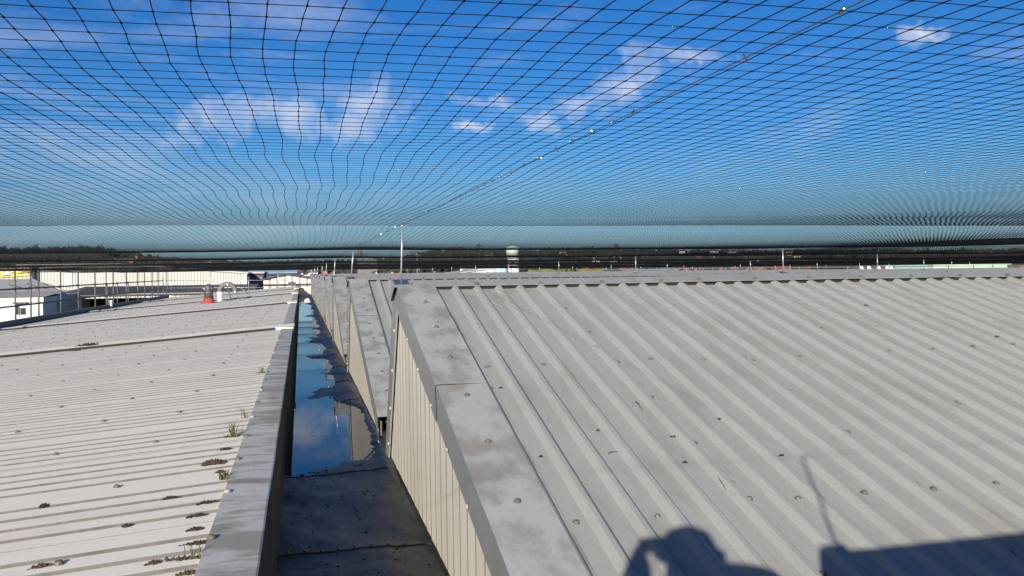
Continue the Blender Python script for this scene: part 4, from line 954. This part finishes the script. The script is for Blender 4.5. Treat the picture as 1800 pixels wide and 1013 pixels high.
# ------------------------------------------------------------------ town houses and trees on the rising ground
def house_mesh(seed):
    r_ = np.random.default_rng(seed); w, d, h, rh = r_.uniform(7, 15), r_.uniform(6, 8), r_.uniform(4.5, 6), r_.uniform(2, 3)
    wl_ = MB(); wl_.box((-w/2, -d/2, -4), (w/2, d/2, h)); rf = MB(); rf.prism([(-d/2-.4, h-.1), (d/2+.4, h-.1), (0, h+rh)], -w/2-.3, w/2+.3, 'x')
    ch = MB(); ch.box((w*.25-.5, -.5, h+rh*.4), (w*.25+.5, .5, h+rh+1.2)); wd = MB()
    for q in range(int(w//3)):
        for zz in (.8, 3.2): wd.box((-w/2+1+q*3, -d/2-.06, zz), (-w/2+2.1+q*3, -d/2-.01, zz+1.2))
    ms = []
    for nm, b, m in (('wall', wl_, [M_BRICK, M_RENDER, M_WHITE2][seed % 3]), ('roof', rf, [M_SLATE, M_RED, M_SLATE][(seed*7) % 3]), ('chimney', ch, M_BRICK), ('windows', wd, M_GLASS)):
        me = bpy.data.meshes.new(nm); me.from_pydata(b.v, [], b.f); me.materials.append(m); me.update(); ms.append((nm, me))
    return ms
HM = [house_mesh(s) for s in range(9)]; rh_ = np.random.default_rng(41)
HL = ['small town house on the far rising ground, brick walled', 'small town house on the far rising ground, rendered', 'small town house on the far rising ground, white walled']
for i in range(150):
    az = math.radians(rh_.uniform(-16, 47)); d = rh_.uniform(270, 520) if i < 60 else rh_.uniform(520, 1500)
    if i % 4 == 0: az = math.radians(rh_.uniform(17, 33))
    x, y = d*math.sin(az), d*math.cos(az); s = int(rh_.integers(0, 9))
    t = thing('town_house', HL[s % 3], 'house', (x, y, ground_z(x, y)), 'town houses on the rising ground'); t.rotation_euler = (0, 0, rh_.normal(0, .5)-az)
    for nm, me in HM[s]: link(nm, me, t)
M_LEAF = [mat('dark evergreen leaf', (.018, .030, .016), .9, (.035, .05, .022), .6, .8), mat('bare winter twigs', (.060, .046, .036), .95, (.04, .034, .028), .6, .8)]
M_BARK = mat('bark', (.06, .05, .04), .95)
def tree_mesh(seed, conifer):
    r_ = np.random.default_rng(seed); H = 1.0; tr = MB(); tr.tube([(0, 0, -.1), (.01, 0, .35), (0, .01, .8)], [.035, .025, .006], 6); cr = MB()
    cs = [(0, 0, .62)]
    if not conifer:
        for q in range(7):
            a = r_.uniform(0, 6.28); rr = r_.uniform(.12, .3); z = r_.uniform(.45, .85); tr.tube([(0, 0, .3+.1*r_.random()), (rr*math.cos(a), rr*math.sin(a), z)], [.016, .004], 4); cs.append((rr*math.cos(a), rr*math.sin(a), z))
    for q in range(520):
        if conifer:
            z = r_.uniform(.08, 1); rad = (.27*(1-z)**.8+.015)*(.65+.35*abs(math.sin(z*23+seed)))*math.sqrt(r_.uniform(.15, 1)); a = r_.uniform(0, 6.28); c = (rad*math.cos(a), rad*math.sin(a), z)
        else:
            k = cs[int(r_.integers(0, len(cs)))]; v = r_.normal(0, .085, 3); c = (k[0]+v[0], k[1]+v[1], k[2]+v[2]*.85)
        s = r_.uniform(.014, .034); e = r_.normal(0, 1, (3, 3)); e /= np.linalg.norm(e, axis=1)[:, None]
        cr.poly([tuple(np.array(c)+e[j]*s) for j in range(3)], [(0, 1, 2)])
    out = []
    for nm, b, m in (('trunk', tr, M_BARK), ('crown', cr, M_LEAF[0 if conifer or seed % 2 else 1])):
        me = bpy.data.meshes.new(nm); me.from_pydata(b.v, [], b.f); me.materials.append(m); me.update(); out.append((nm, me))
    return out
TM = [tree_mesh(s, s in (0, 1)) for s in range(7)]
def tree(kind, x, y, h, label, group, wide=1.0):
    t = thing('conifer' if kind < 2 else 'tree', label, 'tree', (x, y, ground_z(x, y)-.3), group); t.scale = (h*wide, h*wide, h); t.rotation_euler = (0, 0, rng.uniform(0, 6.28))
    for nm, me in TM[kind]: link(nm, me, t)
for i, (px, top, Y) in enumerate(((997, 436, 165), (986, 446, 168), (1008, 450, 166))):
    p = W(px, top, Y); tree(i % 2, p.x, Y, p.z+9, ['tallest dark conifer right of the white silo', 'shorter dark conifer on the left of the tallest one', 'shorter dark conifer on the right of the tallest one'][i], 'conifers right of the silo', 1.1)
for i in range(90):
    az = math.radians([rh_.uniform(-17, -10), rh_.uniform(7, 12), rh_.uniform(13, 24), rh_.uniform(24, 46)][i % 4]); d = rh_.uniform(1250, 1850); x, y = d*math.sin(az), d*math.cos(az)
    tree(2+i % 5, x, y, rh_.uniform(9, 17), 'dark tree on the skyline of the far hills', 'trees on the far hills', 1.2)
for i in range(60):
    az = math.radians(rh_.uniform(-8, 46)); d = rh_.uniform(240, 640); x, y = d*math.sin(az), d*math.cos(az)
    tree(2+i % 5, x, y, rh_.uniform(7, 11), 'bare brown tree among the town houses', 'trees among the town houses', 1.3)
# the woods themselves, one mass of crowns on the hills
wb = MB(); r_ = np.random.default_rng(5)
for i in range(9000):
    az = math.radians(r_.uniform(-22, 52)); d = r_.uniform(650, 1900); x, y = d*math.sin(az), d*math.cos(az)
    if math.sin(x*.006+1)*math.cos(y*.005)+.5*math.sin(x*.017+y*.013) < -.15: continue
    z = ground_z(x, y); s = r_.uniform(3, 7); a = r_.uniform(0, 6); h = r_.uniform(5, 11)
    wb.poly([(x+s*math.cos(a+q*1.257)*r_.uniform(.7, 1.2), y+s*math.sin(a+q*1.257), z+h*.45*r_.uniform(.6, 1.2)) for q in range(5)]+[(x, y, z+h), (x, y, z-1)], [(q, (q+1) % 5, 5) for q in range(5)]+[((q+1) % 5, q, 6) for q in range(5)])
tag(wb.build('woods', mat('winter woodland', (.030, .033, .022), .95, (.05, .04, .03), .7, .05)), 'dark winter woods covering the far hills', kind='stuff')

# ------------------------------------------------------------------ the person holding the phone (their shadow falls on the near slope)
def person():
    t_ = bmesh.new(); sk = t_.verts.layers.skin.verify(); vs = {}
    def v(n, co, r, r2=None): q = t_.verts.new(co); q[sk].radius = (r, r2 or r); vs[n] = q; return q
    def chain(*names):
        for a, c in zip(names, names[1:]): t_.edges.new((vs[a], vs[c]))
    v('pelvis', (.17, -.44, -.88), .17, .13); v('waist', (.17, -.44, -.62), .155, .12); v('chest', (.13, -.40, -.30), .25, .15); v('throat', (.12, -.37, -.14), .13, .11)
    v('neck', (.10, -.345, -.085), .095, .09); v('jaw', (.035, -.29, -.045), .082, .085); v('skull', (.03, -.305, .04), .097, .105); v('crown', (.03, -.32, .10), .075)
    chain('pelvis', 'waist', 'chest', 'throat', 'neck', 'jaw', 'skull', 'crown'); v('nose', (.02, -.20, -.015), .014); chain('jaw', 'nose')
    for s, n in ((-1, 'l'), (1, 'r')):
        v('ear'+n, (.03+s*.10, -.305, .01), .018); chain('skull', 'ear'+n)
        v('hip'+n, (.17+s*.10, -.45, -.98), .115); v('knee'+n, (.17+s*.13, -.42, -1.42), .075); v('ankle'+n, (.17+s*.14, -.46, -1.84), .05); v('heel'+n, (.17+s*.14, -.47, -1.90), .045); v('toe'+n, (.17+s*.17, -.27, -1.915), .036)
        chain('pelvis', 'hip'+n, 'knee'+n, 'ankle'+n, 'heel'+n, 'toe'+n)
    v('trapr', (.27, -.38, -.09), .11); v('shr', (.41, -.37, -.12), .10); v('elr', (.30, -.19, -.29), .09); v('wrr', (.04, -.09, -.11), .065); v('palmr', (.125, -.045, -.015), .036, .02)
    v('shl', (-.10, -.36, -.14), .12); v('ell', (-.235, -.20, -.25), .10); v('wrl', (-.115, -.09, -.09), .068); v('palml', (-.135, -.055, .02), .062, .04)
    chain('chest', 'trapr', 'shr', 'elr', 'wrr', 'palmr'); chain('chest', 'shl', 'ell', 'wrl', 'palml')
    for s, n in ((-1, 'l'), (1, 'r')):
        for i in range(4):
            z = .022-.018*i; L = (.9, 1.0, .95, .78)[i]
            v(f'f{n}{i}a', (s*.092, -.038, z), .0085); v(f'f{n}{i}b', (s*(.092-.012*L), -.014, z), .008); v(f'f{n}{i}c', (s*(.082-.016*L), -.0105, z-.004), .007)
            chain('palm'+n, f'f{n}{i}a', f'f{n}{i}b', f'f{n}{i}c')
        v(f't{n}a', (s*.09, -.05, -.03), .011); v(f't{n}b', (s*.062, -.036, -.034), .009); chain('palm'+n, f't{n}a', f't{n}b')
    vs['pelvis'][sk].use_root = True
    me = bpy.data.meshes.new('body'); t_.to_mesh(me); t_.free(); tmp = bpy.data.objects.new('body', me); C.objects.link(tmp)
    m1 = tmp.modifiers.new('skin', 'SKIN'); m1.use_smooth_shade = True; tmp.modifiers.new('sub', 'SUBSURF').levels = 2
    tmp.modifiers['sub'].render_levels = 2
    bpy.context.view_layer.update(); ev = tmp.evaluated_get(bpy.context.evaluated_depsgraph_get()); out = bpy.data.meshes.new_from_object(ev); bpy.data.objects.remove(tmp)
    out.materials.clear()
    for m in (mat('skin', (.50, .30, .22), .5), mat('navy work jacket', (.03, .04, .08), .85), mat('dark work trousers', (.03, .03, .032), .9), mat('black boots', (.015, .014, .013), .6)): out.materials.append(m)
    for p in out.polygons:
        c = p.center; hand = (abs(c.x) < .19 and c.y > -.075 and c.z > -.1); head = c.z > -.10 and c.y < -.15 and abs(c.x-.03) < .14 and c.y < -.18
        p.material_index = 0 if hand or head else (1 if c.z > -.86 else (2 if c.z > -1.80 else 3)); p.use_smooth = True
    t = thing('person', 'person in navy jacket and hard hat behind the lens, holding up a phone', 'person', (.17, -.44, -1.94))
    for q in out.vertices: q.co -= Vector((.17, -.44, -1.94))
    link('body', out, t)
    b = MB(); b.lathe([(.165, .0), (.165, .012), (.128, .016), (.124, .06), (.10, .105), (.05, .130), (.01, .135)], (.03-.17, -.315+.44, .03+1.94), 20); b.build('hard_hat', mat('white hard hat', (.75, .75, .73), .35), t, smooth=True)
    ph = thing('phone', 'thin black phone held level by both hands at the lens', 'phone', (0, -.02, 0))
    b = MB(); b.prism([(-.074, -.034), (-.070, -.037), (.070, -.037), (.074, -.034), (.074, .030), (.070, .033), (-.070, .033), (-.074, .030)], -.008, -.0, 'y'); b.build('body', mat('black phone glass', (.01, .01, .012), .1), ph)
person()
